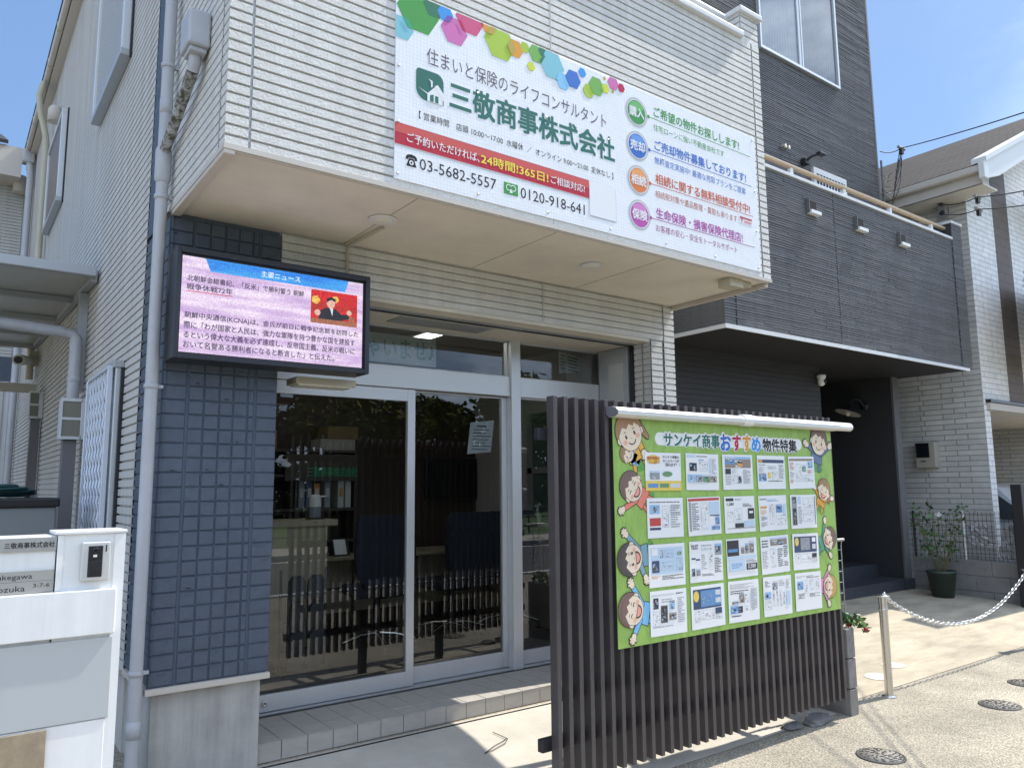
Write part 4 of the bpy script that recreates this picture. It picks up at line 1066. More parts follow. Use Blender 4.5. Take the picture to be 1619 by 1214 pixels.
def cartoon(name, lab, cx, cz, s, rot, hair, shirt, eyes='dot', mouth='open', pony=None, arms=((-1.25, .55), (1.3, .45)), crop_arm=None, body=True):
    """printed figure; local frame: face radius 1, chin towards -z, then turned by rot"""
    b = MB(); st = [0]
    cr_, sr_ = math.cos(rot), math.sin(rot)
    def T(poly): return [(cx + s * (u * cr_ - v * sr_), cz + s * (u * sr_ + v * cr_)) for u, v in poly]
    def put(poly, m, clipit=True):
        p = clip(T(poly), BX0 + .001, BX1 - .001, BZ0 + .001, BZ1 - .002)
        st[0] += 1
        if p: b.flat(p, BY - .0008 - .00013 * st[0], m)
    def out(poly_f, m, w=.05):
        put(poly_f(w), LINE); put(poly_f(0), m)
    put(ell(.2, -2.0, .75, .35), SH['shade'])
    if body:
        for sx_ in (-.35, .35):
            out(lambda w, sx_=sx_: capsule((sx_, -1.6), (sx_ * 1.4, -2.15), .13 + w, .12 + w), shirt)
        out(lambda w: [(-.62 - w, -.55), (.62 + w, -.55), (.72 + w, -1.65 - w), (-.72 - w, -1.65 - w)], shirt)
    for ax, az in arms:
        sgn = 1 if ax > 0 else -1
        el = (ax * .75, -.85 + (az + .85) * .35)
        out(lambda w: capsule((sgn * .5, -.85), (ax, az), .20 + w, .17 + w), shirt)
        a0 = math.atan2(az + .85, ax - sgn * .5)
        hx, hz = ax + .22 * math.cos(a0), az + .22 * math.sin(a0)
        fing = [(a0 + d, l) for d, l in ((-.75, .33), (-.3, .42), (.08, .44), (.45, .40), (1.05 , .30))]
        for a, l in fing: put(capsule((hx, hz), (hx + (l + .05) * math.cos(a), hz + (l + .05) * math.sin(a)), .115, .10), LINE)
        put(ell(hx, hz, .27, .25), LINE)
        for a, l in fing: put(capsule((hx, hz), (hx + l * math.cos(a), hz + l * math.sin(a)), .075, .062), SKIN)
        put(ell(hx, hz, .225, .20), SKIN)
    if pony: out(lambda w: capsule((pony * .8, .3), (pony * 1.25, -.75), .30 + w, .12 + w), hair)
    out(lambda w: ell(0, .14, 1.06 + w, 1.04 + w), hair)
    for e in (-1, 1): out(lambda w: ell(e * .93, -.18, .15 + w * .8, .2 + w * .8), SKIN)
    out(lambda w: ell(0, -.12, .90 + w * .6, .90 + w * .6), SKIN)
    fr = [(-.92, .05)] + [(.92 * math.cos(R(170 - 160 * i / 12)), .12 + .80 * math.sin(R(170 - 160 * i / 12))) for i in range(13)] + [(.88, .08), (.55, .42), (.40, .26), (.12, .50), (-.15, .28), (-.45, .48)]
    put(fr, hair)
    for e in (-1, 1):
        if eyes == 'dot':
            put(ell(e * .36, -.12, .085, .125), LINE); put(ell(e * .36 + .03, -.08, .025, .03), SKIN)
        else:
            put([(e * .36 + .17 * math.cos(R(a)), -.18 + .17 * math.sin(R(a))) for a in range(20, 161, 20)] + [(e * .36 + .11 * math.cos(R(a)), -.18 + .11 * math.sin(R(a))) for a in range(160, 19, -20)], LINE)
        put([(e * .36 + .12 * math.cos(R(a)), .10 + .08 * math.sin(R(a))) for a in range(20, 161, 35)] + [(e * .36 + .09 * math.cos(R(a)), .09 + .05 * math.sin(R(a))) for a in range(160, 19, -35)], LINE)
        put(ell(e * .55, -.38, .17, .13), BLUSH)
    put(ell(0, -.32, .03, .025), LINE)
    if mouth == 'open':
        mo = lambda k: [(k * .36 * math.cos(R(a)), -.48 + k * .36 * math.sin(R(a))) for a in range(180, 361, 20)]
        put([(u * 1.12, v - .0 + .03 * (1 if v > -.5 else -1)) for u, v in mo(1.06)], LINE); put(mo(.93), MOUTH)
    else:
        put([(.34 * math.cos(R(a)), -.36 + .34 * math.sin(R(a))) for a in range(205, 336, 13)] + [(.29 * math.cos(R(a)), -.34 + .30 * math.sin(R(a))) for a in range(335, 204, -13)], LINE)
    o = b.build(name, t); o['label'] = lab
q_ = math.pi / 2
cartoon('printed_mother', 'printed smiling mother in amber clothes', 3.004, 1.783, .096, .42, HAIR1, SH['amber'], 'dot', 'smile', pony=1, arms=((.55, -1.25),))
cartoon('printed_baby', 'printed baby in light blue', 2.982, 1.668, .046, 1.15, HAIR1, SH['sky'], 'dot', 'smile', arms=((.8, -.9),))
cartoon('printed_girl', 'printed laughing girl in coral', 3.010, 1.490, .078, .95, HAIR2, SH['coral'], 'arc', 'open', arms=((-1.55, -.25),))
cartoon('printed_boy', 'printed dark haired boy in teal', 2.985, 1.112, .082, q_ + .12, HAIR3, SH['teal'], 'dot', 'open', arms=((1.45, .0), (-1.2, -1.1)))
cartoon('printed_boy', 'printed brown haired boy in sky blue with closed eyes', 2.982, .850, .084, q_ - .25, HAIR2, SH['sky'], 'arc', 'open', arms=((1.35, .1), (-1.35, -.6)))
cartoon('printed_man', 'printed smiling man in denim blue', 4.812, 1.785, .090, -.28, HAIR2, SH['denim'], 'dot', 'smile', arms=((-1.2, -.7), (1.25, -.15)))
cartoon('printed_girl', 'printed laughing girl in orange with a red hair tie', 4.838, 1.455, .068, -.45, HAIR1, SH['orange'], 'arc', 'open', pony=1, arms=((-1.2, -.5), (1.3, -.35)))
cartoon('printed_boy', 'printed waving boy in green', 4.868, 1.135, .070, -q_ + .35, HAIR2, SH['mint'], 'dot', 'open', arms=((-1.5, -.1), (1.2, -.6)))
cartoon('printed_girl', 'printed golden haired girl in pink', 4.840, .822, .070, -q_ - .1, HAIR4, SH['rose'], 'dot', 'open', arms=((-1.4, -.2), (1.3, -.3)))
b = MB()
yb = BY - .0008
b.flat(rounded(3.205, 4.615, 1.722, 1.795, (.036,) * 4), yb, WHT)
tl = [('サンケイ商事', 3.272, 3.765, 1.713, 1.798, GRN, .035), ('お', 3.770, 3.872, 1.700, 1.806, BL1, .045), ('す', 3.885, 3.970, 1.700, 1.803, CRM, .045), ('す', 3.985, 4.068, 1.700, 1.806, ORG, .045), ('め', 4.072, 4.168, 1.700, 1.796, BL3, .045), ('物件特集', 4.185, 4.556, 1.704, 1.790, BLK, .035)]
for s_, u0, u1, v0, v1, m, bo in tl:
    b.text(s_, (u0 - .006, u1 + .006, v0 - .006, v1 + .006), yb - .0006, GRY if False else mat('soft_shadow_print', (.22, .30, .18), .6) if s_ == 'サンケイ商事' else bpy.data.materials['soft_shadow_print'], .10)
for s_, u0, u1, v0, v1, m, bo in tl:
    b.text(s_, (u0 - .010, u1 + .004, v0 - .004, v1 + .010), yb - .0012, WHT, .11)
for s_, u0, u1, v0, v1, m, bo in tl:
    b.text(s_, (u0, u1, v0, v1), yb - .0020, m, bo)
b.build('title', t)

# flyers pinned to the banner, each a sheet with its own print
FLW = mat('flyer_paper', (.80, .80, .80), .35); INKS = dict(k=mat('flyer_black', (.035, .035, .04), .5), g=mat('flyer_grey', (.30, .31, .33), .5), l=mat('flyer_pale_blue', (.50, .62, .74), .5), n=mat('flyer_navy', (.045, .07, .14), .5), r=mat('flyer_red', (.50, .07, .06), .5), b=mat('flyer_blue', (.12, .28, .52), .5), o=mat('flyer_orange', (.66, .32, .10), .5), y=mat('flyer_yellow', (.75, .55, .10), .5), s=mat('flyer_sky', (.30, .48, .70), .5), t=mat('flyer_brown', (.28, .22, .17), .5), e=mat('flyer_green', (.14, .28, .14), .5), w=FLW, d=mat('flyer_light_grey', (.60, .61, .62), .5))
rows = [(1.680, 1.469), (1.429, 1.212), (1.178, .949), (.930, .693)]
colx = [3.118, 3.449, 3.780, 4.114, 4.446]
# each entry: label, list of ops. r: rectangle(colour) t: text lines(n) p: floor plan f: photo
FL = [
 ('flyer announcing the home page, with orange band along its foot', [('r', 'y', 0, 1, 0, .26), ('r', 'b', .06, .34, .08, .19), ('r', 'e', .38, .64, .08, .19), ('r', 'd', .68, .95, .08, .19), ('E', 'y', .22, .82, .18, .12), ('X', '物件情報が', 'r', .05, .40, .80, .90), ('X', 'いっぱい！', 'r', .10, .40, .70, .80), ('X', 'サンケイ商事の', 'k', .48, .95, .85, .93), ('X', 'ホームページが', 'k', .48, .95, .75, .83), ('X', '見れます！！', 'k', .55, .95, .64, .73), ('E', 'e', .60, .44, .14, .07), ('f', 'g', .12, .38, .30, .52)]),
 ('white flyer with blue heading tab and a row of four small photos', [('r', 'l', .02, .28, .88, .96), ('t', 'k', .32, .92, .90, .95, 1), ('t', 'b', .38, .66, .80, .86, 1), ('f', 'k', .10, .32, .52, .74), ('r', 'l', .70, .76, .45, .88), ('t', 'g', .78, .92, .45, .88, 9), ('p', .40, .66, .52, .78, 4), ('f', 's', .04, .26, .22, .42), ('f', 'g', .28, .48, .22, .42), ('f', 'e', .50, .70, .22, .42), ('f', 't', .72, .92, .22, .42), ('t', 'g', .04, .70, .17, .19, 1)]),
 ('flyer with a wide dark interior photo across its top', [('f', 't', .08, .94, .62, .94), ('f', 'b', .10, .40, .72, .92), ('r', 'o', .50, .66, .66, .76), ('r', 'k', .08, .26, .44, .60), ('t', 'g', .08, .26, .14, .42, 6), ('p', .30, .48, .18, .58, 6), ('f', 'k', .50, .60, .18, .38), ('t', 'g', .66, .92, .16, .58, 14)]),
 ('flyer with navy heading strip and one photo of a dark house', [('r', 'n', .03, .96, .78, .88), ('r', 'o', .03, .18, .79, .87), ('t', 'k', .04, .28, .70, .74, 1), ('t', 'g', .04, .24, .50, .66, 5), ('f', 'b', .04, .30, .24, .47), ('X', '新築住宅', 'd', .36, .68, .58, .70), ('p', .50, .72, .26, .52, 5), ('r', 'y', .36, .46, .32, .50), ('t', 'g', .76, .96, .30, .74, 12), ('t', 'k', .36, .96, .22, .26, 1)]),
 ('flyer crowded with small plans and a blue corner photo', [('r', 't', .03, .95, .86, .93), ('t', 'r', .04, .20, .58, .82, 6), ('p', .26, .48, .22, .76, 8), ('f', 'e', .52, .66, .52, .74), ('f', 's', .74, .94, .64, .84), ('t', 'r', .72, .94, .46, .58, 4), ('p', .52, .92, .22, .42, 5), ('t', 'r', .04, .20, .18, .30, 4), ('t', 'g', .04, .20, .34, .54, 5)]),
 ('flyer with a church-like house photo over a red block', [('t', 'k', .06, .92, .87, .92, 1), ('f', 's', .06, .34, .60, .83), ('r', 'r', .06, .36, .30, .50), ('r', 'n', .06, .36, .20, .26), ('p', .40, .58, .26, .80, 8), ('t', 'g', .64, .92, .24, .84, 10), ('p', .62, .92, .60, .78, 3)]),
 ('flyer with a red heading bar and a pale blue map', [('r', 'r', .02, .97, .90, .97), ('r', 'g', .04, .10, .12, .88), ('t', 'k', .12, .34, .14, .86, 16), ('p', .38, .62, .14, .86, 10), ('r', 'l', .66, .96, .52, .87), ('r', 'k', .66, .96, .49, .51), ('f', 'b', .82, .95, .26, .48), ('f', 'b', .70, .95, .12, .24)]),
 ('flyer with black title tab and black price block', [('r', 'k', .05, .30, .87, .95), ('t', 'g', .34, .60, .88, .94, 2), ('X', '1,280', 'k', .08, .30, .74, .83), ('t', 'k', .60, .92, .70, .80, 3), ('p', .08, .28, .30, .58, 3), ('p', .32, .56, .30, .66, 5), ('r', 'k', .76, .97, .36, .66), ('r', 'w', .80, .93, .52, .58), ('r', 'k', .32, .60, .14, .26), ('r', 'l', .62, .97, .16, .32), ('r', 'k', .06, .97, .12, .13)]),
 ('flyer with orange tag, blue tower photo and two dotted tables', [('r', 'g', .04, .28, .88, .92), ('t', 'b', .30, .90, .82, .90, 2), ('r', 'o', .05, .28, .64, .70), ('t', 'o', .05, .28, .46, .60, 4), ('t', 'n', .06, .28, .30, .42, 4), ('p', .36, .54, .18, .74, 7), ('f', 'b', .60, .82, .50, .74), ('r', 'l', .86, .96, .40, .74), ('p', .60, .94, .14, .42, 5), ('t', 'g', .05, .28, .12, .26, 4)]),
 ('flyer with dark photo strip down its left and many plans', [('r', 'g', .05, .24, .10, .95), ('f', 'k', .08, .21, .76, .93), ('f', 'k', .08, .21, .12, .60), ('r', 'l', .28, .40, .72, .95), ('p', .46, .88, .60, .90, 6), ('p', .46, .88, .20, .54, 7), ('t', 'g', .28, .42, .14, .66, 12), ('r', 'k', .93, .95, .10, .95)]),
 ('pale blue flyer with a dark gabled house photo', [('r', 'l', .05, .94, .30, .92), ('f', 'n', .08, .28, .34, .62), ('r', 'w', .08, .24, .74, .90), ('p', .30, .44, .68, .86, 3), ('p', .48, .68, .68, .86, 3), ('f', 'e', .78, .90, .72, .82), ('p', .30, .44, .38, .58, 3), ('p', .48, .66, .38, .58, 3), ('p', .74, .94, .36, .64, 5), ('t', 'o', .06, .30, .20, .27, 2), ('t', 'k', .34, .94, .16, .27, 3)]),
 ('white flyer headed TRUST with a building photo in its corner', [('X', 'TRUST', 'k', .04, .26, .80, .92), ('t', 'g', .34, .70, .86, .92, 1), ('X', '新築分譲', 'd', .34, .68, .76, .84), ('f', 'g', .76, .97, .64, .92), ('r', 'n', .05, .17, .56, .60), ('r', 'n', .18, .30, .53, .57), ('t', 'g', .34, .50, .30, .68, 8), ('p', .56, .68, .28, .70, 5), ('t', 'k', .74, .94, .20, .58, 9), ('f', 'k', .05, .14, .16, .34), ('f', 'g', .18, .30, .16, .34), ('t', 'k', .34, .70, .14, .20, 2)]),
 ('flyer with a row-house photo and the price 3,580', [('r', 'k', .02, .40, .56, .96), ('r', 'b', .05, .36, .66, .74), ('r', 'w', .42, .97, .58, .96), ('f', 't', .46, .58, .60, .80), ('f', 't', .60, .72, .60, .86), ('f', 't', .74, .90, .60, .92), ('r', 'l', .02, .97, .46, .54), ('r', 'l', .06, .58, .18, .44), ('t', 'b', .14, .48, .24, .38, 3), ('r', 'k', .62, .98, .18, .34), ('X', '3,580', 'w', .66, .92, .20, .32), ('t', 'g', .62, .97, .36, .44, 3)]),
 ('flyer with a brown photo strip above four columns of figures', [('f', 't', .34, .94, .74, .95), ('t', 'k', .04, .26, .70, .92, 3), ('t', 'g', .04, .24, .16, .62, 12), ('p', .32, .50, .16, .66, 6), ('t', 'k', .58, .76, .16, .66, 10), ('t', 'k', .80, .96, .40, .72, 6), ('t', 'k', .80, .96, .16, .30, 4)]),
 ('navy flyer with gold seal in the right hand column', [('r', 'n', .06, .92, .48, .92), ('E', 'y', .16, .78, .07, .12), ('r', 'g', .30, .66, .54, .88), ('p', .34, .62, .56, .84, 6), ('r', 'w', .74, .88, .76, .88), ('r', 'd', .74, .88, .56, .70), ('p', .08, .28, .18, .44, 3), ('p', .32, .68, .20, .44, 4), ('r', 'k', .72, .90, .32, .44), ('p', .72, .90, .18, .30, 2)]),
 ('flyer with a leaning tower photo and black floor plan', [('r', 'd', .04, .66, .88, .92), ('t', 'k', .70, .90, .88, .94, 1), ('f', 'k', .08, .22, .60, .84), ('t', 'g', .30, .60, .72, .82, 2), ('r', 'k', .28, .46, .28, .66), ('p', .30, .44, .30, .64, 6), ('f', 's', .52, .66, .56, .76), ('f', 't', .50, .70, .32, .48), ('t', 'g', .74, .94, .24, .82, 14), ('p', .06, .24, .22, .54, 4), ('t', 'g', .06, .60, .18, .22, 1)]),
 ('navy flyer with gold seal in the second column', [('r', 'n', .06, .90, .46, .92), ('E', 'y', .15, .76, .08, .13), ('r', 'b', .28, .90, .50, .88), ('p', .30, .44, .54, .82, 5), ('p', .48, .62, .54, .82, 5), ('r', 'd', .72, .88, .74, .86), ('r', 'd', .72, .88, .56, .68), ('p', .08, .24, .16, .42, 4), ('p', .28, .56, .20, .42, 5), ('r', 'n', .70, .90, .30, .44), ('p', .60, .66, .20, .42, 2), ('p', .72, .90, .18, .28, 2)]),
 ('flyer with grey side column and small room photos', [('t', 'g', .05, .92, .80, .93, 5), ('r', 'd', .72, .94, .30, .80), ('t', 'g', .74, .92, .24, .78, 14), ('f', 't', .34, .50, .46, .68), ('t', 'k', .06, .66, .68, .78, 2), ('f', 'b', .06, .30, .22, .42), ('f', 'k', .30, .44, .22, .38), ('p', .50, .70, .26, .66, 6), ('f', 't', .10, .30, .44, .52), ('t', 'k', .08, .66, .13, .18, 1)]),
 ('flyer with an arched tower photo and six narrow plans', [('t', 'k', .06, .24, .74, .90, 4), ('f', 'g', .32, .50, .66, .88), ('t', 'g', .54, .76, .74, .90, 4), ('f', 's', .04, .26, .44, .62), ('p', .32, .38, .24, .62, 5), ('p', .44, .50, .24, .64, 5), ('p', .56, .62, .24, .64, 5), ('p', .68, .74, .26, .58, 5), ('r', 'l', .80, .94, .24, .60), ('t', 'g', .80, .94, .66, .90, 8), ('p', .04, .26, .18, .40, 5)]),
 ('flyer with lower left figures and one dark tower photo', [('t', 'g', .06, .40, .86, .92, 2), ('t', 'k', .44, .92, .84, .92, 2), ('f', 'b', .08, .30, .56, .78), ('p', .36, .46, .44, .80, 4), ('p', .54, .70, .52, .80, 5), ('p', .78, .92, .52, .80, 5), ('t', 'k', .10, .34, .32, .46, 5), ('t', 'k', .52, .92, .34, .44, 4)]),
]
def flyer(i):
    c, r = i % 5, i // 5
    rr = random.Random(100 + i)
    z1, z0 = rows[r]; x0 = colx[c] + rr.uniform(-.003, .003); x1 = x0 + .290
    tilt = rr.uniform(-.020, .020)
    lab, ops = FL[i]
    yy = BY - .0055
    def P(u, v): return (x0 + u * (x1 - x0) - tilt * (v - .5) * .21, z0 + v * (z1 - z0) + tilt * (u - .5) * .29)
    def R4(u0, u1, v0, v1): return [P(u0, v0), P(u1, v0), P(u1, v1), P(u0, v1)]
    b = MB()
    q = R4(0, 1, 0, 1)
    vs = [(p[0], yy, p[1]) for p in q] + [(p[0], yy + .0018, p[1]) for p in q]
    b.faces(vs, [(0, 1, 2, 3), (7, 6, 5, 4), (0, 4, 5, 1), (1, 5, 6, 2), (2, 6, 7, 3), (3, 7, 4, 0)], FLW)
    root = tag(b.build('property_flyer'), lab, 'flyer', 'property flyers on the green banner')
    b = MB(); n = 0
    for op in ops:
        n += 1; y = yy - .0003 - .00022 * n; k = op[0]
        if k == 'r': b.flat(R4(*op[2:6]), y, INKS[op[1]])
        elif k == 'E':
            b.flat([P(op[2] + op[4] * math.cos(a * .4), op[3] + op[5] * math.sin(a * .4)) for a in range(16)], y, INKS[op[1]])
        elif k == 'X':
            a = P(op[3], op[5]); d = P(op[4], op[6]); b.text(op[1], (a[0], d[0], a[1], d[1]), y - .0006, INKS[op[2]], .02)
        elif k == 't':
            _, ink_, u0, u1, v0, v1, num = op
            h = (v1 - v0) / num
            for j in range(num):
                u = u0; v = v0 + j * h + h * .25; lim = u1 - (u1 - u0) * rr.choice((0, 0, .1, .3, .45))
                while u < lim - .01:
                    w = min(rr.uniform(.015, .07), lim - u); b.flat(R4(u, u + w, v, v + h * .45), y, INKS[ink_]); u += w + rr.uniform(.006, .014)
        elif k == 'f':
            _, base, u0, u1, v0, v1 = op
            b.flat(R4(u0, u1, v0, v1), y, INKS[base]); w, h = u1 - u0, v1 - v0
            for j in range(7):
                a, d = rr.uniform(u0, u1 - w * .3), rr.uniform(v0, v1 - h * .3)
                b.flat(R4(a, a + w * rr.uniform(.1, .3), d, d + h * rr.uniform(.1, .3)), y - .0001, INKS[rr.choice('kgdlsngt')])
            b.flat(R4(u0, u1, v1 - h * .22, v1), y - .0002, INKS[rr.choice('slsdg')]) if base in 'gbste' else None
        elif k == 'p':
            _, u0, u1, v0, v1, num = op; e = .004; f = e * 1.38
            def wall(a0, a1, c0, c1): b.flat(R4(a0, a1, c0, c1), y, INKS['g'])
            wall(u0, u1, v0, v0 + f); wall(u0, u1, v1 - f, v1); wall(u0, u0 + e, v0, v1); wall(u1 - e, u1, v0, v1)
            for j in range(num):
                if j % 2: a = rr.uniform(u0 + .01, u1 - .01); c0 = rr.uniform(v0, (v0 + v1) / 2); wall(a, a + e, c0, min(v1, c0 + (v1 - v0) * rr.uniform(.3, .6)))
                else: a = rr.uniform(v0 + .01, v1 - .01); c0 = rr.uniform(u0, (u0 + u1) / 2); wall(c0, min(u1, c0 + (u1 - u0) * rr.uniform(.35, .7)), a, a + f)
            for j in range(num * 2):
                a, d = rr.uniform(u0, u1 - .03), rr.uniform(v0, v1 - .03); b.flat(R4(a, a + rr.uniform(.012, .03), d, d + rr.uniform(.012, .03)), y - .0001, INKS[rr.choice('kgdgl')])
    b.build('print', root)
for i in range(20): flyer(i)

# ------------------------------------------------------------------ block pillar, shells and planter beside the fence
BLOCK = mat('concrete_block', (0.20, 0.19, 0.175), 0.9, bump=.8, bscale=90, var=.3, vscale=9, bdist=.004)
t = thing('block_pillar', 'short grey concrete block wall end beside the brown slat screen', 'wall', (5.15, 3.1, -.08))
for i in range(3):
    b = MB(); z = -.09 + i * .20
    b.box(5.095, 5.192, 3.035 , 3.43, z, z + .194, BLOCK, .005); b.box(5.095, 5.192, 3.436, 3.83, z, z + .194, BLOCK, .005); b.build('block', t)
b = MB(); b.box(5.205, 5.235, 3.12, 3.16, -.07, .28, TRIM, .004); b.build('stake', t)
b = MB(); r5 = random.Random(9)
ROCK = mat('rubble_stone', (.17, .165, .16), .9, bump=.8, bscale=60, var=.3)
def stone(name, c, s, seed, lab):
    bm = bmesh.new(); bmesh.ops.create_icosphere(bm, subdivisions=2, radius=1); q = random.Random(seed)
    for v in bm.verts: v.co *= 1 + q.uniform(-.16, .16)
    m = MB(); m.faces([(c[0] + v.co.x * s[0], c[1] + v.co.y * s[1], c[2] + v.co.z * s[2]) for v in bm.verts], [[v.index for v in f.verts] for f in bm.faces], ROCK); bm.free()
    tag(m.build(name), lab, 'stone', 'stones under the slat screen')
stone('flat_stone', (4.78, 3.10, -.045), (.14, .07, .035), 1, 'flat grey stone on the ground against the block pillar')
stone('flat_stone', (4.55, 3.13, -.05), (.09, .06, .025), 2, 'smaller grey stone under the right end of the slats')
WIREM = mat('galvanised_wire', (.40, .39, .36), .5, metal=.5)
t = thing('wire_trellis', 'galvanised wire trellis standing on the block pillar behind the banner', 'trellis', (5.17, 3.12, .51))
b = MB()
for x in (5.11, 5.185, 5.24): b.tube([(x, 3.12, .45 if x > 5.2 else .50), (x, 3.12, 1.06), (x + .01, 3.12, 1.09)], .004, WIREM, 6)
for i in range(7): b.tube([(5.04, 3.12, .58 + i * .075), (5.243, 3.12, .58 + i * .075)], .003, WIREM, 5)
b.tube([(5.0, 3.12, 1.10), (5.275, 3.12, 1.10)], .011, WIREM, 8)
b.build('wires', t)
# leaves
LEAFM = [mat('leaf_' + n, c, .55) for n, c in (('mid_green', (.06, .15, .03)), ('deep_green', (.03, .085, .02)), ('light_green', (.14, .24, .05)))]
BERRY = mat('red_berry', (.30, .015, .02), .3); STEM = mat('plant_stem', (.14, .11, .05), .7)
def leafquad(b, c, s, rnd, m):
    d = Vector((rnd.gauss(0, 1), rnd.gauss(0, 1), rnd.gauss(0, .7))).normalized(); e = d.cross(Vector((rnd.gauss(0, 1), rnd.gauss(0, 1), rnd.gauss(0, 1)))).normalized()
    c = Vector(c); l = s * rnd.uniform(.7, 1.3); w = l * .5
    b.face([c - d * l * .5, c - d * l * .1 + e * w * .5, c + d * l * .25 + e * w * .38, c + d * l * .55, c + d * l * .25 - e * w * .38, c - d * l * .1 - e * w * .5], m)
t = thing('berry_plant', 'trailing plant with red berries spilling over the block pillar', 'plant', (5.17, 3.2, .51))
b = MB(); bb = MB(); bc = MB(); rnd = random.Random(21)
for k in range(8):
    p = Vector((5.17, 3.14 + rnd.uniform(-.04, .25), .50)); d = Vector((rnd.uniform(-.1, .6), rnd.uniform(-.7, .3), .7)); path = [p.copy()]
    for s_ in range(6):
        p = p + d * .05; d.z -= .28; path.append(p.copy())
        for j in range(3): leafquad(b, p + Vector((rnd.uniform(-.03, .03), rnd.uniform(-.03, .03), rnd.uniform(-.02, .03))), .05, rnd, rnd.choice(LEAFM))
    bb.tube(path, .003, STEM, 5)
    if k % 2 == 0: bc.lathe([(0, -.016), (.012, -.010), (.015, .004), (.008, .014), (0, .016)], path[-1], BERRY, 8)
b.build('leaves', t); bb.build('stems', t); bc.build('berries', t)

# ------------------------------------------------------------------ chain posts and chain
def chain_post(label, x, y):
    z = g(y)
    t = thing('chain_post', label, 'post', (x, y, z), 0, 'stainless posts carrying the chain')
    b = MB(); b.lathe([(.052, 0), (.052, .006), (.030, .010), (.030, .012)], (x, y, z), STEEL, 24); b.build('base_plate', t)
    b = MB(); b.lathe([(.030, .008), (.030, .715)], (x, y, z), STEEL, 24); b.lathe([(.0315, .615), (.0325, .617), (.0325, .630), (.0315, .632)], (x, y, z), STEEL, 24); b.build('tube', t)
    b = MB(); b.lathe([(.034, .715), (.052, .719), (.052, .726), (.02, .730)], (x, y, z), STEEL, 24); b.tube([(x + .02, y, z + .73), (x + .03, y, z + .745), (x + .045, y, z + .735), (x + .05, y, z + .72)], .005, CHROME, 6); b.build('cap', t)
chain_post('stainless chain post nearest the slat screen', 5.775, 3.13)
chain_post('stainless chain post at the far right end of the chain', 8.50, 3.15)
b = MB()
x0, x1 = 5.80, 8.48; zt0, zt1, sag = .66, .665, .345
n = 64
def cz(x):
    u = (x - x0) / (x1 - x0); return zt0 + (zt1 - zt0) * u - 4 * sag * u * (1 - u)
# spacing follows the arc
pts = []; x = x0
L_ = sum(math.hypot((x1 - x0) / 400, cz(x0 + (x1 - x0) * (i + 1) / 400) - cz(x0 + (x1 - x0) * i / 400)) for i in range(400)); step = L_ / n
while len(pts) < n:
    s = (cz(x + .001) - cz(x)) / .001; dx = step / math.hypot(1, s); pts.append((x + dx / 2, cz(x + dx / 2), math.atan(s))); x += dx
for i, (px, pz, a) in enumerate(pts):
    ring = []
    hl, hw = step * .72, step * .36
    for k in range(8):
        q = 2 * math.pi * k / 8; ring.append((hl * math.cos(q), hw * math.sin(q)))
    path = []
    for u, w in ring + ring[:2]:
        y_, z_ = (w, 0) if i % 2 else (0, w)
        path.append((px + u * math.cos(a) - z_ * math.sin(a), 3.14 + y_, pz + u * math.sin(a) + z_ * math.cos(a)))
    b.tube(path, .0040, CHROME, 6, cap=False)
tag(b.build('chain'), 'silver link chain sagging between the two stainless posts', 'chain')

# ------------------------------------------------------------------ manhole covers and repair discs in the paving
IRON = mat('cast_iron', (.085, .078, .072), .7, metal=.3, bump=.3, bscale=80, var=.2); IRONP = mat('worn_cover', (.24, .22, .19), .8)
def cover(label, x, y, r):
    z = g(y)
    t = thing('manhole_cover', label, 'manhole cover', (x, y, z), 0, 'round covers in the road')
    b = MB(); b.lathe([(r, .0), (r, .006), (r * .9, .007), (r * .88, .004)], (x, y, z), IRON, 36); b.build('frame', t)
    b = MB(); b.lathe([(r * .87, .004), (r * .87, .0075), (0, .0075)], (x, y, z), IRONP, 36)
    rn = random.Random(int(x * 100))
    for ring_r in (.78, .58, .38, .18):
        k = max(5, int(22 * ring_r))
        for i in range(k):
            a = 2 * math.pi * (i + rn.random() * .4) / k; c = (x + r * ring_r * math.cos(a), y + r * ring_r * math.sin(a), z + .009)
            b.rbox(c, (r * .17, r * .055, .004), a + rn.uniform(.4, 1.2), IRON)
    b.build('lid', t)
cover('nearest round iron cover in the road by the block pillar', 4.51, 2.52, .135)
cover('middle round iron cover in the road below the chain', 6.17, 2.54, .135)
cover('farther round iron cover at the right edge of the road', 6.98, 2.67, .125)
PATCH = mat('pale_repair_mortar', (.55, .53, .47), .9, bump=.4, bscale=90, var=.2)
for lab, x, y, rx in (('pale round mortar patch nearest the block pillar', 5.95, 3.62, .13), ('pale round mortar patch behind the chain post', 6.20, 3.44, .12), ('pale round mortar patch right of the chain post', 6.65, 3.55, .11)):
    b = MB(); z = g(y) + .0045; rn = random.Random(int(x * 77)); k = 26
    ps = [(x + rx * (1 + rn.uniform(-.06, .06)) * math.cos(2 * math.pi * i / k), y + rx * .8 * (1 + rn.uniform(-.06, .06)) * math.sin(2 * math.pi * i / k)) for i in range(k)]
    b.face([(p, q, g(q) + .0075) for p, q in ps], PATCH); tag(b.build('mortar_patch'), lab, 'patch', 'pale patches in the driveway')
t = None
b = MB(); rn = random.Random(4); p = Vector((2.74, 3.92, 0)); pts = []
for q in ((0, .05), (.02, -.02), (.03, -.06), (-.02, -.10), (-.14, -.14), (-.20, -.15), (-.10, -.10), (-.01, -.07), (.03, -.05)):
    y = 3.95 + q[1]; pts.append((2.80 + q[0], y, g(y) + .012))
b.tube(pts, .0022, BLACK, 5); tag(b.build('loose_wire'), 'thin dark loop of wire lying on the sunlit forecourt', 'wire')

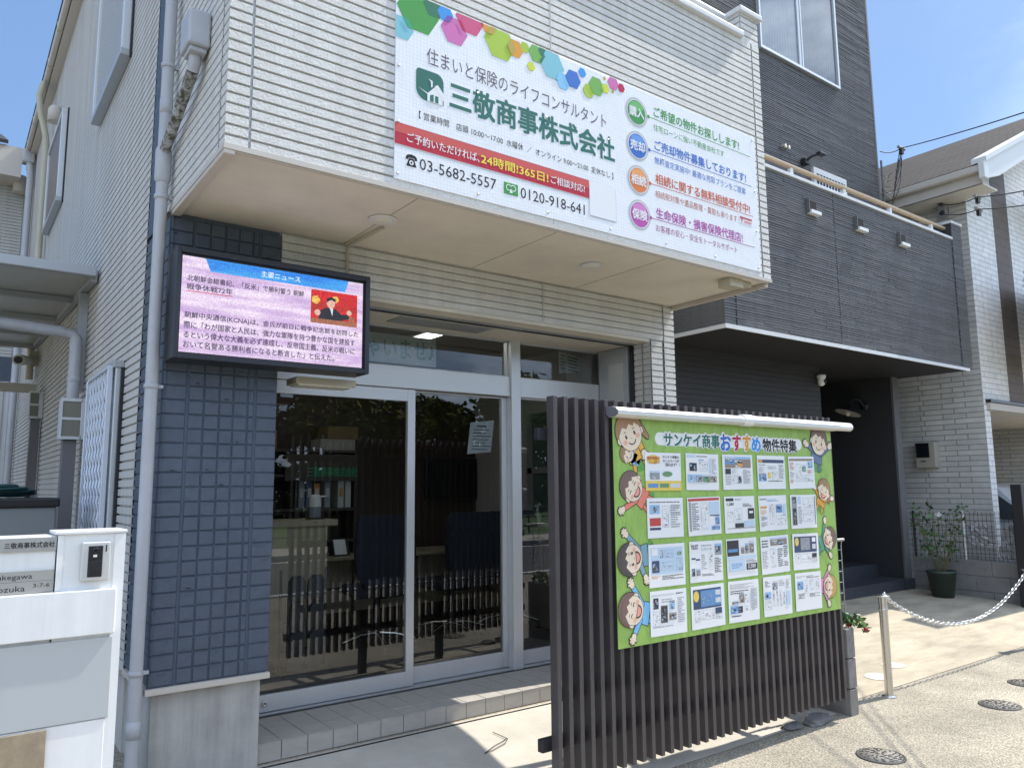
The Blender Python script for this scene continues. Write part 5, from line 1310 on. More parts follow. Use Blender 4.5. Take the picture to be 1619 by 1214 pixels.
# ------------------------------------------------------------------ white gate pillar with intercom
GY = 3.0
t = thing('gate_pillar', 'white gate pillar with name plates and intercom at the left edge', 'pillar', (.2, GY + .06, 0))
GREYP = mat('grey_panel', (.46, .48, .48), .4); PLATE = mat('name_plate_metal', (.45, .45, .43), .35, metal=.5)
b = MB()
b.box(.335, .5395, GY, GY + .16, -.1, 1.356, WHITEG, .003)
b.box(-.45, .331, GY + .004, GY + .16, -.1, 1.350, WHITEG, .003)
b.box(.505, .5395, GY - .004, GY - .0005, .2, 1.352, WHITEG)
b.box(.334, .352, GY - .004, GY - .0005, 1.17, 1.352, WHITEG)
b.box(.325, .5425, GY - .010, GY + .165, 1.354, 1.364, WHITEG, .002)
b.build('body', t)
b = MB(); b.box(-.45, .517, GY - .022, GY - .001, 1.020, 1.168, WHITEG, .003); b.build('upper_board', t)
b = MB(); b.box(-.45, .515, GY - .010, GY - .0005, .745, 1.008, GREYP, .002); b.build('grey_board', t)
b = MB(); b.box(-.45, .505, GY - .006, GY - .0005, -.05, .742, WHITEG, .002); b.build('lower_board', t)
BRASS = mat('weathered_bronze', (.40, .33, .24), .5, metal=.6, var=.25, vscale=18)
b = MB(); b.box(-.45, .337, GY - .014, GY - .0065, .30, .738, BRASS, .002); b.build('mail_door', t)
b = MB(); b.box(-.30, .331, GY - .004, GY + .003, 1.304, 1.348, PLATE, .001); n1 = b.build('name_plate', t)
b = MB(); b.text('三敬商事株式会社', (.185, .326, 1.315, 1.334), GY - .0048, BLK, .02); b.build('lettering', n1)
b = MB(); b.box(-.30, .328, GY - .003, GY + .0035, 1.172, 1.243, PLATE, .001); b.rect(-.30, .325, 1.2075, 1.2085, GY - .0034, GRY); n1 = b.build('name_plate', t)
b = MB()
b.text('ukegawa', (.172, .268, 1.212, 1.233), GY - .0038, BLK); b.text('3-7-6', (.272, .318, 1.188, 1.200), GY - .0038, BLK); b.text('nozuka', (.160, .250, 1.178, 1.196), GY - .0038, BLK); b.build('lettering', n1)
b = MB(); b.box(.404, .492, GY - .020, GY - .001, 1.198, 1.326, mat('intercom_silver', (.62, .62, .60), .35, metal=.3), .004); ic = b.build('intercom', t)
b = MB(); b.box(.424, .468, GY - .0225, GY - .019, 1.210, 1.313, BLACK, .002); b.box(.426, .466, GY - .0245, GY - .022, 1.215, 1.262, mat('speaker_black', (.02, .02, .022), .3), .001)
for x in (.440, .4465, .453): b.box(x, x + .0025, GY - .0252, GY - .0243, 1.230, 1.252, BLACKM)
b.lathe([(.011, 0), (.011, -.003), (.007, -.005), (0, -.004)], (.446, GY - .0225, 1.298), mat('lens', (.01, .01, .015), .08), 14, 'y'); b.box(.439, .450, GY - .0240, GY - .0222, 1.276, 1.284, WHITE)
b.box(.476, .480, GY - .0208, GY - .0195, 1.292, 1.315, BLACK)
b.build('camera_panel', ic)

# ------------------------------------------------------------------ things in the passage on the left
t = thing('storage_bin', 'grey storage bin with black lid rim in the passage', 'bin', (.1, 5.8, 0))
b = MB(); b.box(-.55, .60, 5.55, 6.1, .0, 1.40, mat('bin_grey', (.20, .215, .22), .5), .01); b.build('body', t)
b = MB(); b.box(-.57, .615, 5.53, 6.12, 1.40, 1.455, BLACK, .01); b.build('lid', t)
b = MB(); HOSE = mat('green_hose', (.015, .065, .07), .5); pts = []
for i in range(90):
    a = i * .32; rr = .20 + .05 * math.sin(i * .7); pts.append((.22 + 1.15 * rr * math.cos(a), 5.82 + rr * .7 * math.sin(a), 1.468 + .0008 * i))
b.tube(pts, .011, HOSE, 6); tag(b.build('garden_hose'), 'coiled dark green garden hose on top of the grey bin', 'hose')
PILL = mat('dark_cover_board', (.16, .155, .16), .6)
for y, z0, xa, lab in ((6.62, 1.88, .70, 'meter box with two glass windows nearer the street'), (10.05, 2.30, .75, 'farther meter box with two glass windows under the canopy')):
    t = thing('meter_box', lab, 'meter box', (.80, y, z0), 0, 'meter boxes on the side wall'); h = .31; xw = xa + (.885 - xa) * .76
    b = MB(); b.box(xa, .885, y + .004, y + .15, z0, z0 + h, ALU, .006)
    b.box(xa, xw, y - .012, y + .004, z0 + h - .025, z0 + h, ALU); b.box(xa, xw, y - .012, y + .004, z0, z0 + .022, ALU); b.box(xa, xa + .010, y - .012, y + .004, z0 + .022, z0 + h - .025, ALU); b.box(xw - .008, .885, y - .012, y + .004, z0, z0 + h, ALU, .002); b.box(xa + .010, xw - .008, y - .012, y + .004, z0 + h / 2 - .01, z0 + h / 2 + .01, ALU); b.build('case', t)
    for q in (z0 + .024, z0 + h / 2 + .012):
        b = MB(); b.box(xa + .012, xw - .010, y - .006, y + .003, q, q + .116, mat('meter_window', (.22, .21, .17), .12)); b.build('window', t)
    b = MB(); b.box(xa + .03, xa + .12, y + .03, y + .15, -.05, z0 - .003, PILL); b.build('cover_board', t)
def sec_camera(label, x, y, z, flip=1, wall='x'):
    t = thing('security_camera', label, 'camera', (x, y, z))
    b = MB(); b.lathe([(.05, .05), (.055, .045), (.055, .02), (.05, .012)], (x, y, z), WHITE, 18); b.build('mount', t)
    b = MB(); b.lathe([(.046, .012), (.046, -.04), (.036, -.075), (.015, -.09), (0, -.092)], (x, y, z), WHITE, 18); b.build('housing', t)
    b = MB(); b.lathe([(.024, 0), (.024, -.012), (.012, -.016), (0, -.014)], (x + .005, y - .040, z - .035), BLACK, 14, 'y'); b.build('lens', t)
sec_camera('small white dome camera on the corner of the dark entrance wall', 8.80, 5.36, 2.80)
t = thing('security_camera', 'white bullet camera with beige base under the passage canopy', 'camera', (.78, 11.0, 3.05))
b = MB(); b.box(.78, .90, 10.95, 11.07, 3.02, 3.2, PVCB, .006); b.tube([(.80, 11.0, 2.85), (.80, 11.0, 3.02)], .04, PVCB, 10); b.build('mount', t)
b = MB(); b.tube([(.80, 11.0, 3.08), (.70, 10.85, 3.06), (.66, 10.72, 3.04)], [.05, .065, .065], WHITE, 14); b.build('housing', t)
b = MB(); b.tube([(.659, 10.715, 3.039), (.655, 10.70, 3.037)], .045, BLACK, 12); b.build('lens', t)

# ------------------------------------------------------------------ charcoal house next door
dark = thing('charcoal_house', 'tall charcoal ribbed house with a projecting balcony beside the office', 'house', (8.2, 5.4, 0))
def striated(mb, x0, x1, z0, z1, y, axis, out, m, seed, pitch=.026, seg=1.1):
    """fine horizontal ribs broken at random lengths"""
    rn = random.Random(seed); z = z0
    def P(a, d, zz): return (a, y - d, zz) if axis == 'x' else (y - d, a, zz)
    flip = (axis == 'y')
    while z < z1 - .004:
        zt = min(z + pitch, z1); a = x0
        while a < x1 - .001:
            w = min(a + rn.uniform(.25, 1) * seg, x1); d = rn.choice((.0, .002, .004, .006)); hh = pitch * rn.uniform(.55, .72)
            q = [P(a, 0, z), P(w, 0, z), P(w, d + .004, z + .002), P(a, d + .004, z + .002), P(w, d + .004, min(z + hh, zt)), P(a, d + .004, min(z + hh, zt)), P(w, 0, min(z + hh + .003, zt)), P(a, 0, min(z + hh + .003, zt)), P(w, 0, zt), P(a, 0, zt)]
            fs = [(0, 1, 2, 3), (3, 2, 4, 5), (5, 4, 6, 7), (7, 6, 8, 9), (0, 3, 5, 7), (1, 6, 4, 2)]
            if flip: fs = [f[::-1] for f in fs]
            mb.faces(q, fs, m); a = w
        z = zt
DX0, DX1, DYB, DYW = 5.79, 10.79, 4.47, 5.41
TX1 = 10.66
b = MB()
WX0, WX1, WZ0, WZ1 = 7.95, 9.70, 6.98, 8.75
striated(b, 5.80, WX0, WZ0, WZ1, DYW, 'x', -1, DARKSID, 1); striated(b, WX1, TX1, WZ0, WZ1, DYW, 'x', -1, DARKSID, 2)
striated(b, 5.80, TX1, 4.4, WZ0, DYW, 'x', -1, DARKSID, 3); striated(b, 5.80, TX1, WZ1, 11.0, DYW, 'x', -1, DARKSID, 4)
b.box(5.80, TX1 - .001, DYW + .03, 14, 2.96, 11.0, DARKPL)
b.box(TX1 - .005, TX1 + .035, DYW - .01, DYW + .06, 2.97, 11.0, DARKSID)
b.build('tower_wall', dark)
b = MB()
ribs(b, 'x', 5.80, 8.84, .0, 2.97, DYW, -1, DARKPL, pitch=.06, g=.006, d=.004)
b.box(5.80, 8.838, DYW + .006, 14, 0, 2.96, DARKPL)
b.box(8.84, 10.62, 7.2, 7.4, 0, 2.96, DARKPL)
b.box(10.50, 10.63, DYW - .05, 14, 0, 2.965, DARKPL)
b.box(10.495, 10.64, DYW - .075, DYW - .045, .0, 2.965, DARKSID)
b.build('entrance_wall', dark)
b = MB(); b.box(9.0, 9.95, 7.15, 7.205, .40, 2.5, mat('entrance_door', (.018, .018, .02), .35), .01); o = b.build('entrance_door', dark)
b = MB(); b.tube([(9.85, 7.11, 1.0), (9.85, 7.11, 1.9)], .012, STEEL, 8); b.build('handle', o)
b = MB()
striated(b, DX0, 7.77, 2.985, 4.70, DYB, 'x', -1, DARKSID, 5); striated(b, 7.782, DX1, 2.985, 4.70, DYB, 'x', -1, DARKSID, 6)
ribs(b, 'y', DYB + .001, DYW, 2.985, 4.70, DX0, -1, DARKSID, pitch=.026, g=.009, d=.004)
b.box(DX0 + .006, DX1 - .006, DYB + .006, DYB + .12, 2.98, 4.70, DARKPL); b.box(DX0 + .006, DX0 + .12, DYB + .12, DYW, 2.98, 4.70, DARKPL); b.box(DX1 - .12, DX1, DYB + .003, DYW, 2.98, 4.70, DARKPL)
b.box(DX0 + .12, DX1 - .12, DYB + .12, DYW, 2.99, 3.1, DARKPL)
b.box(5.965, 5.975, DYB - .011, DYB, 2.99, 4.70, BLACK)
b.build('balcony', dark)
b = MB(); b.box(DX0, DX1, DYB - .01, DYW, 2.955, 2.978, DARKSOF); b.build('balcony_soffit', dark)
b = MB(); b.box(DX0 - .012, DX1 + .012, DYB - .022, DYB - .010, 2.945, 2.985, TRIMW, .002); b.box(DX0 - .012, DX0, DYB - .010, DYW, 2.945, 2.985, TRIMW, .002); b.build('drip_edge', dark)
b = MB(); b.box(DX0 - .02, 10.62, DYB - .025, DYB + .15, 4.70, 4.735, TRIMW, .004); b.box(DX0 - .02, DX0 + .14, DYB + .15, DYW, 4.70, 4.735, TRIMW, .004); b.build('parapet_cap', dark)
b = MB(); striated(b, 10.62, 10.90, 2.98, 4.93, DYB - .012, 'x', -1, DARKSID, 8); b.box(10.62, 10.895, DYB - .008, DYW, 2.98, 4.93, DARKPL); b.box(10.60, 10.92, DYB - .03, DYW, 4.93, 4.965, TRIMW, .004); b.build('balcony_end_pier', dark)
b = MB(); b.box(5.85, 10.58, DYB + .035, DYB + .085, 4.845, 4.885, WOODAL, .010)
for x in (6.05, 7.07, 8.10, 9.13, 10.18): b.box(x, x + .05, DYB + .04, DYB + .08, 4.735, 4.846, TRIMW, .003)
b.build('handrail', dark)
for x in (7.256, 8.208, 9.176):
    b = MB(); b.box(x, x + .175, DYB - .012, DYB - .008, 4.395, 4.515, mat('scupper_hole', (.006, .006, .006), .8)); b.box(x - .012, x, DYB - .045, DYB - .006, 4.365, 4.522, DARKSID); b.box(x, x + .185, DYB - .065, DYB - .006, 4.355, 4.393, WHITE, .003); b.build('scupper', dark)
CURT = mat('light_curtain', (.55, .62, .70), .8, var=.18, vscale=3, aniso=(9, 1, .2)); DKG_ = mat('dim_curtain', (.10, .115, .13), .7, var=.3, vscale=3, aniso=(9, 1, .2))
b = MB()
b.box(WX0 - .03, WX1 + .035, DYW - .05, DYW + .02, WZ0 - .035, WZ0, ALU, .003); b.box(WX1, WX1 + .035, DYW - .05, DYW + .02, WZ0, WZ1, ALU, .003); b.box(WX0 - .03, WX0, DYW - .05, DYW + .02, WZ0, WZ1, ALU, .003); b.box(WX0 - .03, WX1 + .035, DYW - .05, DYW + .02, WZ1, WZ1 + .04, ALU, .003)
b.box(8.80, 8.85, DYW - .03, DYW + .01, WZ0, WZ1, ALU, .003); b.box(8.853, 8.875, DYW - .04, DYW, WZ0, WZ1, ALU, .003)
w = b.build('upper_window', dark)
b = MB(); b.rect(WX0, 8.80, WZ0, WZ1, DYW - .012, GLASS); b.rect(8.875, WX1, WZ0, WZ1, DYW - .022, GLASS); b.build('glass_pane', w)
b = MB(); pr = [(WX0 + i * .03, DYW + .026 - (.012 if i % 2 else 0)) for i in range(int((8.82 - WX0) / .03) + 1)]; b.extr([(p, q) for p, q in pr], 'z', WZ1, WZ0, CURT, closed=False); pr = [(8.85 + i * .03, DYW + .026 - (.010 if i % 2 else 0)) for i in range(29)]; b.extr(pr, 'z', WZ1, WZ0, DKG_, closed=False); b.build('curtain', w)
b = MB(); b.box(8.93, 9.72, DYW - .05, DYW + .0, 4.75, 5.62, TRIMW, .006); w = b.build('balcony_window', dark)
b = MB(); b.box(8.99, 9.66, DYW - .056, DYW - .049, 4.8, 5.54, mat('dark_glass', (.02, .022, .025), .08))
for i in range(9):
    x = 9.02 + i * .07; b.tube([(x, DYW - .065, 4.8), (x + .04, DYW - .065, 5.1), (x, DYW - .065, 5.4), (x + .02, DYW - .065, 5.53)], .006, LAT, 5)
b.build('barred_pane', w)
b = MB(); b.box(8.70, 8.80, DYW - .08, DYW - .01, 5.60, 5.68, BLACKM, .006); b.tube([(8.75, DYW - .08, 5.66), (8.77, DYW - .14, 5.69), (8.82, DYW - .20, 5.71)], .018, BLACKM, 8); b.box(8.79, 8.93, DYW - .24, DYW - .17, 5.70, 5.73, BLACKM, .008); b.build('wall_light', dark)
b = MB()
for x in (8.30, 8.38): b.tube([(x, DYW - .01, 5.74), (x, DYW - .06, 5.74), (x, DYW - .06, 5.70)], .018, PVCB, 8)
b.build('vent_pipe', dark)
b = MB()
for i, (ya, za, zb) in enumerate(((5.30, .0, .235), (5.72, .235, .40))):
    x = 8.86
    while x < 10.48:
        x1 = min(x + .30, 10.497); b.box(x + .002, x1 - .002, ya, 7.2, za + (.1 if i == 0 else 0) - .02, zb, DARKTILE, .002); x += .30
b.box(8.845, 10.497, 5.31, 7.2, .0, .228, GROUT)
b.box(10.36, 10.62, 5.29, 5.32, .0, .238, DARKTILE)
b.build('entrance_step', dark)
t = thing('entrance_lamp', 'black gooseneck wall lamp with round white shade in the dark entrance', 'lamp', (10.5, 5.75, 2.6))
b = MB(); b.lathe([(.0, -.03), (.055, -.03), (.06, -.01), (.06, 0)], (10.498, 5.75, 2.58), BLACKM, 18, 'x')
b.tube([(10.47, 5.75, 2.58), (10.40, 5.76, 2.66), (10.30, 5.79, 2.68), (10.22, 5.82, 2.62), (10.205, 5.83, 2.575)], .014, BLACKM, 8); b.build('arm', t)
SHADEW = mat('enamel_white', (.62, .60, .54), .35); m4 = MB()
m4.lathe([(.175, -.035), (.165, -.02), (.10, .02), (.045, .045), (.04, .09), (0, .09)], (0, 0, 0), BLACKM, 28)
m4.lathe([(.172, -.036), (.10, .012), (.04, .035), (0, .036)], (0, 0, 0), SHADEW, 28)
m4.lathe([(.02, .03), (.022, -.01), (.036, -.04), (.036, -.06), (.02, -.078), (0, -.082)], (0, 0, 0), mat('bulb_glass', (.6, .58, .5), .1), 14)
rm = Euler((R(10), R(16), 0)).to_matrix(); m4.v = [tuple(rm @ Vector(v) + Vector((10.20, 5.83, 2.51))) for v in m4.v]; m4.build('shade', t)

# ------------------------------------------------------------------ white brick house at the far right
whh = thing('white_house', 'white brick house with a grey shingle roof and brown tiled stripe', 'house', (14, 7, 0))
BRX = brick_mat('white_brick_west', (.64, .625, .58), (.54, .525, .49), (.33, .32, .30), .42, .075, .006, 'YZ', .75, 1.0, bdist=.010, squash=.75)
BRY = brick_mat('white_brick_front', (.80, .79, .77), (.76, .75, .73), (.42, .41, .40), .36, .078, .005, 'XZ', .75, .7)  # lighter than the west brick: grazing sunlight is put into the colour

STRIPE = brick_mat('brown_tile', (.14, .105, .085), (.12, .09, .075), (.06, .05, .045), .07, .14, .006, 'XZ', .6, .6, off=0)
SHING = brick_mat('roof_shingle', (.060, .053, .049), (.040, .036, .034), (.018, .017, .016), .34, .16, .012, 'YX', .85, 1.0, bdist=.015)
SHING.node_tree.nodes['Principled BSDF'].inputs['Specular IOR Level'].default_value = .12
HX, HY, HZ = 11.6, 4.64, 5.62
b = MB()
b.box(HX, HX + .15, HY + .002, 12, 0, HZ + .3, BRX); b.build('west_wall', whh)
b = MB()
def fwall(x0, x1, z0, zf): b.extr([(x0, z0), (x1, z0), (x1, zf(x1)), (x0, zf(x0))], 'y', HY, HY + .15, BRY)
zr = lambda x: 5.72 + .49 * (x - 11.1) - .12
fwall(HX + .002, 12.48, 2.58, zr); fwall(13.03, 17.4, 2.58, zr)
b.box(HX + .002, 11.78, HY, HY + .18, 0, 2.578, BRY)
b.extr([(17.4, 2.58), (23.5, 2.58), (23.5, zr(11.3)), (17.4, zr(17.4))], 'y', HY, HY + .15, BRY)
b.build('front_wall', whh)
b = MB(); b.extr([(12.48, 2.58), (13.03, 2.58), (13.03, zr(13.03)), (12.48, zr(12.48))], 'y', HY - .004, HY + .15, STRIPE); b.build('brown_stripe', whh)
b = MB(); b.box(11.78, 16.5, HY + .02, 8.3, 2.50, 2.578, SOFFIT); b.box(11.68, 16.5, HY - .05, HY + .0, 2.50, 2.60, TRIM, .004); b.box(11.66, 16.5, HY - .07, HY + .02, 2.602, 2.645, NAVY, .004); b.build('carport_beam', whh)
b = MB(); b.box(11.80, 16.5, 8.3, 8.4, 0, 2.5, BRY); b.box(16.3, 16.5, HY + .15, 8.3, 0, 2.5, BRX); b.box(11.75, 11.8, HY + .2, 8.3, 0, 2.5, BRX); b.build('carport_wall', whh)
b = MB(); b.box(14.2, 14.26, 8.2, 8.298, .3, 2.3, TRIMW); b.box(14.2, 16.2, 8.2, 8.298, 2.24, 2.3, TRIMW); w = b.build('carport_window', whh)
b = MB(); b.rect(14.26, 16.2, .3, 2.24, 8.25, mat('curtained_glass', (.12, .16, .17), .15, var=.3, vscale=2, aniso=(6, 1, .2))); b.build('pane', w)
b = MB()
b.extr([(11.08, 5.72), (17.4, 5.72 + .49 * 6.32), (17.4, 5.80 + .49 * 6.32), (11.06, 5.79)], 'y', 4.22, 12.5, SHING)
b.extr([(17.4, 5.72 + .49 * 6.32), (23.8, 5.72), (23.8, 5.79), (17.4, 5.80 + .49 * 6.32)], 'y', 4.22, 12.5, SHING)
b.build('roof', whh)
b = MB()
b.extr([(11.05, 5.56), (11.05, 5.80), (17.4, 8.905), (17.4, 8.66), (11.5, 5.70)], 'y', 4.14, 4.215, mat('white_fascia', (.70, .70, .68), .4))
b.extr([(11.03, 5.79), (11.03, 5.86), (17.4, 8.98), (17.4, 8.90)], 'y', 4.11, 4.30, bpy.data.materials['white_fascia'])
b.build('rake_board', whh)
b = MB(); b.box(10.99, 11.09, 4.2, 12.5, 5.66, 5.76, TRIM, .02); b.box(11.09, 11.13, 4.22, 12.5, 5.52, 5.74, TRIM); b.box(11.1, HX, 4.22, 12.5, 5.52, 5.545, SOFFIT); b.box(10.97, 11.11, 4.12, 4.2, 5.55, 5.78, bpy.data.materials['white_fascia'], .01); b.build('eaves_gutter', whh)
b = MB(); b.box(11.56, 16.4, 3.60, 3.72, 3.35, 4.38, BRY); b.box(11.56, 11.68, 3.72, 3.95, 3.35, 4.38, BRX); b.box(12.4, 16.4, 3.72, 4.30, 3.34, 3.46, SOFFIT); b.box(13.5, 16.4, 4.30, 4.639, 3.34, 3.46, SOFFIT); b.box(11.54, 16.42, 3.58, 3.97, 4.38, 4.42, TRIMW); b.box(11.98, 16.42, 3.97, 4.14, 4.38, 4.42, TRIMW); b.box(12.4, 16.42, 4.14, 4.30, 4.38, 4.42, TRIMW); b.box(12.8, 16.42, 4.30, 4.44, 4.38, 4.42, TRIMW); b.box(13.4, 16.42, 4.44, 4.639, 4.38, 4.42, TRIMW)
b.build('unseen_shadow_box', whh)  # added box beyond the frame, there only to shadow the driveway
b = MB(); b.box(13.10, 16.4, 3.72, 4.42, 5.84, 5.92, SOFFIT); b.box(15.2, 16.4, 4.42, 4.639, 5.84, 5.92, SOFFIT); b.build('unseen_shadow_slab', whh)  # added slab out of view, extends the shadow towards the entrance steps
t = thing('electric_meter', 'beige electric meter box on the white brick side wall', 'meter box', (11.55, 5.42, 1.71))
b = MB(); b.box(11.46, 11.6, 5.28, 5.57, 1.71, 2.085, mat('meter_beige', (.42, .40, .33), .5), .015); b.build('case', t)
b = MB(); b.box(11.452, 11.462, 5.36, 5.55, 1.86, 2.07, mat('meter_glass', (.01, .012, .016), .1), .004); b.box(11.454, 11.461, 5.42, 5.49, 1.80, 1.815, BLACK); b.build('window', t)

# block wall with mesh fence, gate, plant pot
t = thing('block_boundary_wall', 'low grey concrete block wall behind the potted plant', 'wall', (10.7, 4.6, 0))
b = MB()
for r_ in range(3):
    z = .0 + r_ * .19
    y = 3.95 - (.2 if r_ % 2 else 0)
    while y < 5.32:
        y1 = min(y + .395, 5.32); b.box(10.66, 10.76, max(y, 3.95), y1 - .004, z - .05, z + .186 - .05, mat('boundary_block', (.20, .195, .185), .9, bump=.5, bscale=90, var=.25, vscale=5) if 'boundary_block' not in bpy.data.materials else bpy.data.materials['boundary_block'], .003); y += .395
b.build('blocks', t)
t = thing('mesh_fence', 'dark wire mesh fence standing on the low block wall', 'fence', (10.7, 4.6, .52))
b = MB()
for i in range(28): y = 3.97 + i * .05; b.tube([(10.70, y, .52), (10.70, y, 1.12)], .0028, BLACKM, 4)
for i in range(7): z = .56 + i * .09; b.tube([(10.70, 3.95, z), (10.70, 5.34, z)], .0028, BLACKM, 4)
for y in (4.0, 4.66, 5.30): b.tube([(10.72, y, .50), (10.72, y, 1.13)], .014, TRIMW if y == 4.66 else BLACKM, 8)
b.build('mesh', t)
PLAST = mat('clear_plastic_sheet', (.45, .45, .45), .25)
def crumple(name, lab, x, y0, y1, z0, z1, seed):
    rn = random.Random(seed); n = 14; vs = []; fs = []
    for i in range(n):
        for j in range(n):
            u, v = i / (n - 1), j / (n - 1); vs.append((x + rn.uniform(-.03, .03) + .04 * v, y0 + (y1 - y0) * (u * (.6 + .4 * (1 - v)) + .2 * v) + rn.uniform(-.02, .02), z0 + (z1 - z0) * v * (1 - .25 * abs(u - .5)) + rn.uniform(-.015, .015)))
    for i in range(n - 1):
        for j in range(n - 1):
            a = i * n + j; fs += [(a, a + n, a + n + 1), (a, a + n + 1, a + 1)]
    m = MB(); m.faces(vs, fs, PLAST); tag(m.build(name), lab, 'plastic sheet')
crumple('plastic_sheet', 'crumpled pale plastic sheet behind the mesh fence near the gate', 10.86, 4.02, 4.35, .42, .98, 3)
crumple('plastic_sheet', 'crumpled plastic bag behind the middle of the mesh fence', 10.86, 4.40, 4.75, .68, .98, 8)
t = thing('black_gate', 'black metal gate with square post at the right edge', 'gate', (10.7, 3.9, 0))
b = MB(); b.box(10.49, 10.61, 3.87, 3.99, -.05, 1.47, BLACKM, .006); b.build('post', t)
b = MB()
b.box(10.62, 12.0, 3.91, 3.95, 1.38, 1.44, BLACKM); b.box(10.62, 12.0, 3.91, 3.95, .10, .16, BLACKM)
for i in range(12): x = 10.64 + i * .112; b.box(x, x + .085, 3.918, 3.942, .16, 1.38, BLACKM)
b.build('gate_leaf', t)
t = thing('potted_rose', 'rose bush with one white bloom in a dark green plastic pot', 'potted plant', (10.28, 4.78, g(4.78)))
PX, PY, PZ = 10.28, 4.78, g(4.78) + .005
b = MB(); POT = mat('dark_green_pot', (.035, .05, .04), .5); b.lathe([(.0, 0), (.125, 0), (.165, .29), (.175, .29), (.178, .325), (.160, .325), (.155, .28), (0, .28)], (PX, PY, PZ), POT, 26); b.build('pot', t)
b = MB(); lf = MB(); rn = random.Random(11); tips = []
for k in range(9):
    a = 2 * math.pi * k / 9 + rn.uniform(-.3, .3); p = Vector((PX + .03 * math.cos(a), PY + .03 * math.sin(a), PZ + .27)); d = Vector((.30 * math.cos(a), .30 * math.sin(a), 1)); path = [p.copy()]; hh = rn.uniform(.55, .95)
    for s_ in range(6):
        p = p + d * (hh / 6) + Vector((rn.uniform(-.02, .02), rn.uniform(-.02, .02), 0)); path.append(p.copy())
        if s_ > 0:
            for j in range(5): leafquad(lf, p + Vector((rn.gauss(0, .055), rn.gauss(0, .055), rn.gauss(0, .05))), .06, rn, LEAFM[rn.choice((0, 1, 1, 1))])
    b.tube(path, [.007, .006, .005, .005, .004, .003, .002], STEM, 5); tips.append(path[-1])
b.build('stems', t); lf.build('leaves', t)
b = MB(); c = Vector((PX, PY - .02, PZ + 1.02))
b.tube([(PX, PY, PZ + .3), (PX + .02, PY, PZ + .7), c], .004, STEM, 5)
for i in range(26): leafquad(b, c + Vector((rn.gauss(0, .012), rn.gauss(0, .012), rn.gauss(0, .01))), .05, rn, WHITE)
b.build('bloom', t)

# small car parked in the carport
t = thing('parked_car', 'silver compact car parked nose out in the white house carport', 'car', (13.1, 5.0, 0))
CARP = mat('car_paint', (.58, .64, .70), .3, metal=.3, coat=.6); CARG = mat('car_glass', (.03, .04, .045), .05)
def sec(y): pass
CS = -1.20
prof = [(q + CS, r) for q, r in ((4.78, .35), (4.72, .62), (4.80, .80), (5.45, .95), (6.02, 1.42), (6.35, 1.50), (7.30, 1.50), (7.75, 1.35), (8.02, .95), (8.06, .40), (7.7, .25), (5.1, .25))]
b = MB()
xs = [(12.28, .86), (12.34, .96), (12.60, 1.0), (13.60, 1.0), (13.86, .96), (13.92, .86)]
vs = []; nP = len(prof)
for x, k in xs:
    for (y, z) in prof:
        zz = z if z <= .95 else .95 + (z - .95) * (1.0 if .3 < (x - 12.28) / 1.64 < .7 else .97); inset = 0
        if z > .96: inset = .13 * (z - .95) / .55
        xx = x + (inset if x < 13.1 else -inset); vs.append((xx, 6.42 + CS + (y - 6.42 - CS) * k, zz))
fs = []
for i in range(len(xs) - 1):
    for j in range(nP): fs.append((i * nP + j, (i + 1) * nP + j, (i + 1) * nP + (j + 1) % nP, i * nP + (j + 1) % nP))
b.faces(vs, fs, CARP, True); b.faces(vs, [tuple(range(nP))[::-1], tuple((len(xs) - 1) * nP + j for j in range(nP))], CARP); b.build('body', t)
b = MB(); b.face([(12.50, 5.46 + CS, .985), (13.70, 5.46 + CS, .985), (13.60, 5.98 + CS, 1.42), (12.60, 5.98 + CS, 1.42)], CARG); b.build('windscreen', t)
for s_, x in ((-1, 12.262), (1, 13.938)):
    f = [(x, 5.62 + CS, .98), (x, 7.75 + CS, .98), (x - s_ * .10, 7.5 + CS, 1.38), (x - s_ * .10, 6.15 + CS, 1.38)]
    b = MB(); b.face(f if s_ > 0 else f[::-1], CARG); b.build('side_window', t)
for x in (12.34, 13.68):
    for y in (5.32 + CS, 7.42 + CS):
        b = MB(); b.lathe([(.0, 0), (.29, 0), (.30, .03), (.30, .15), (.29, .18), (0, .18)], (x, y, .25), BLACK, 22, 'x'); wv = b.build('wheel', t)
        b = MB(); b.lathe([(.18, -.004), (.12, -.008), (0, -.006)], (x if x < 13 else x + .19, y, .25), STEEL, 18, 'x'); b.build('rim', wv)
for x in (12.40, 13.52):
    b = MB(); b.box(x, x + .26, 4.76 + CS, 4.86 + CS, .66, .80, mat('headlight', (.6, .62, .64), .1), .02); b.build('headlight', t)

# overhead cables
CAB = mat('cable_black', (.012, .012, .013), .5)
def cable(name, lab, pts, r=.012, ins=None):
    t_ = thing(name, lab, 'cable', pts[0])
    def seg(p, q, sag): return [Vector(p).lerp(Vector(q), i / 12) - Vector((0, 0, sag * 4 * (i / 12) * (1 - i / 12))) for i in range(13)]
    b = MB(); b.tube(seg(pts[0], pts[1], .04), r, CAB, 6); b.tube(seg(pts[1], pts[2], .06), r, CAB, 6); b.build('wire', t_)
    if ins:
        b = MB(); p = pts[1]; b.tube([(p[0] - .09, p[1], p[2]), (p[0] + .09, p[1], p[2])], .022, mat('insulator', (.30, .28, .24), .5) if 'insulator' not in bpy.data.materials else bpy.data.materials['insulator'], 8); b.box(p[0] - .03, p[0] + .03, p[1] - .02, p[1] + .02, p[2] - .09, p[2], BLACKM); b.build('insulator', t_)
    return t_
c1 = cable('overhead_cable', 'black service cable running to the corner of the charcoal house', [(10.69, 5.36, 6.29), (11.0, 5.2, 6.36), (6.1, .4, 4.15)], .007, True)
b = MB(); rn = random.Random(2)
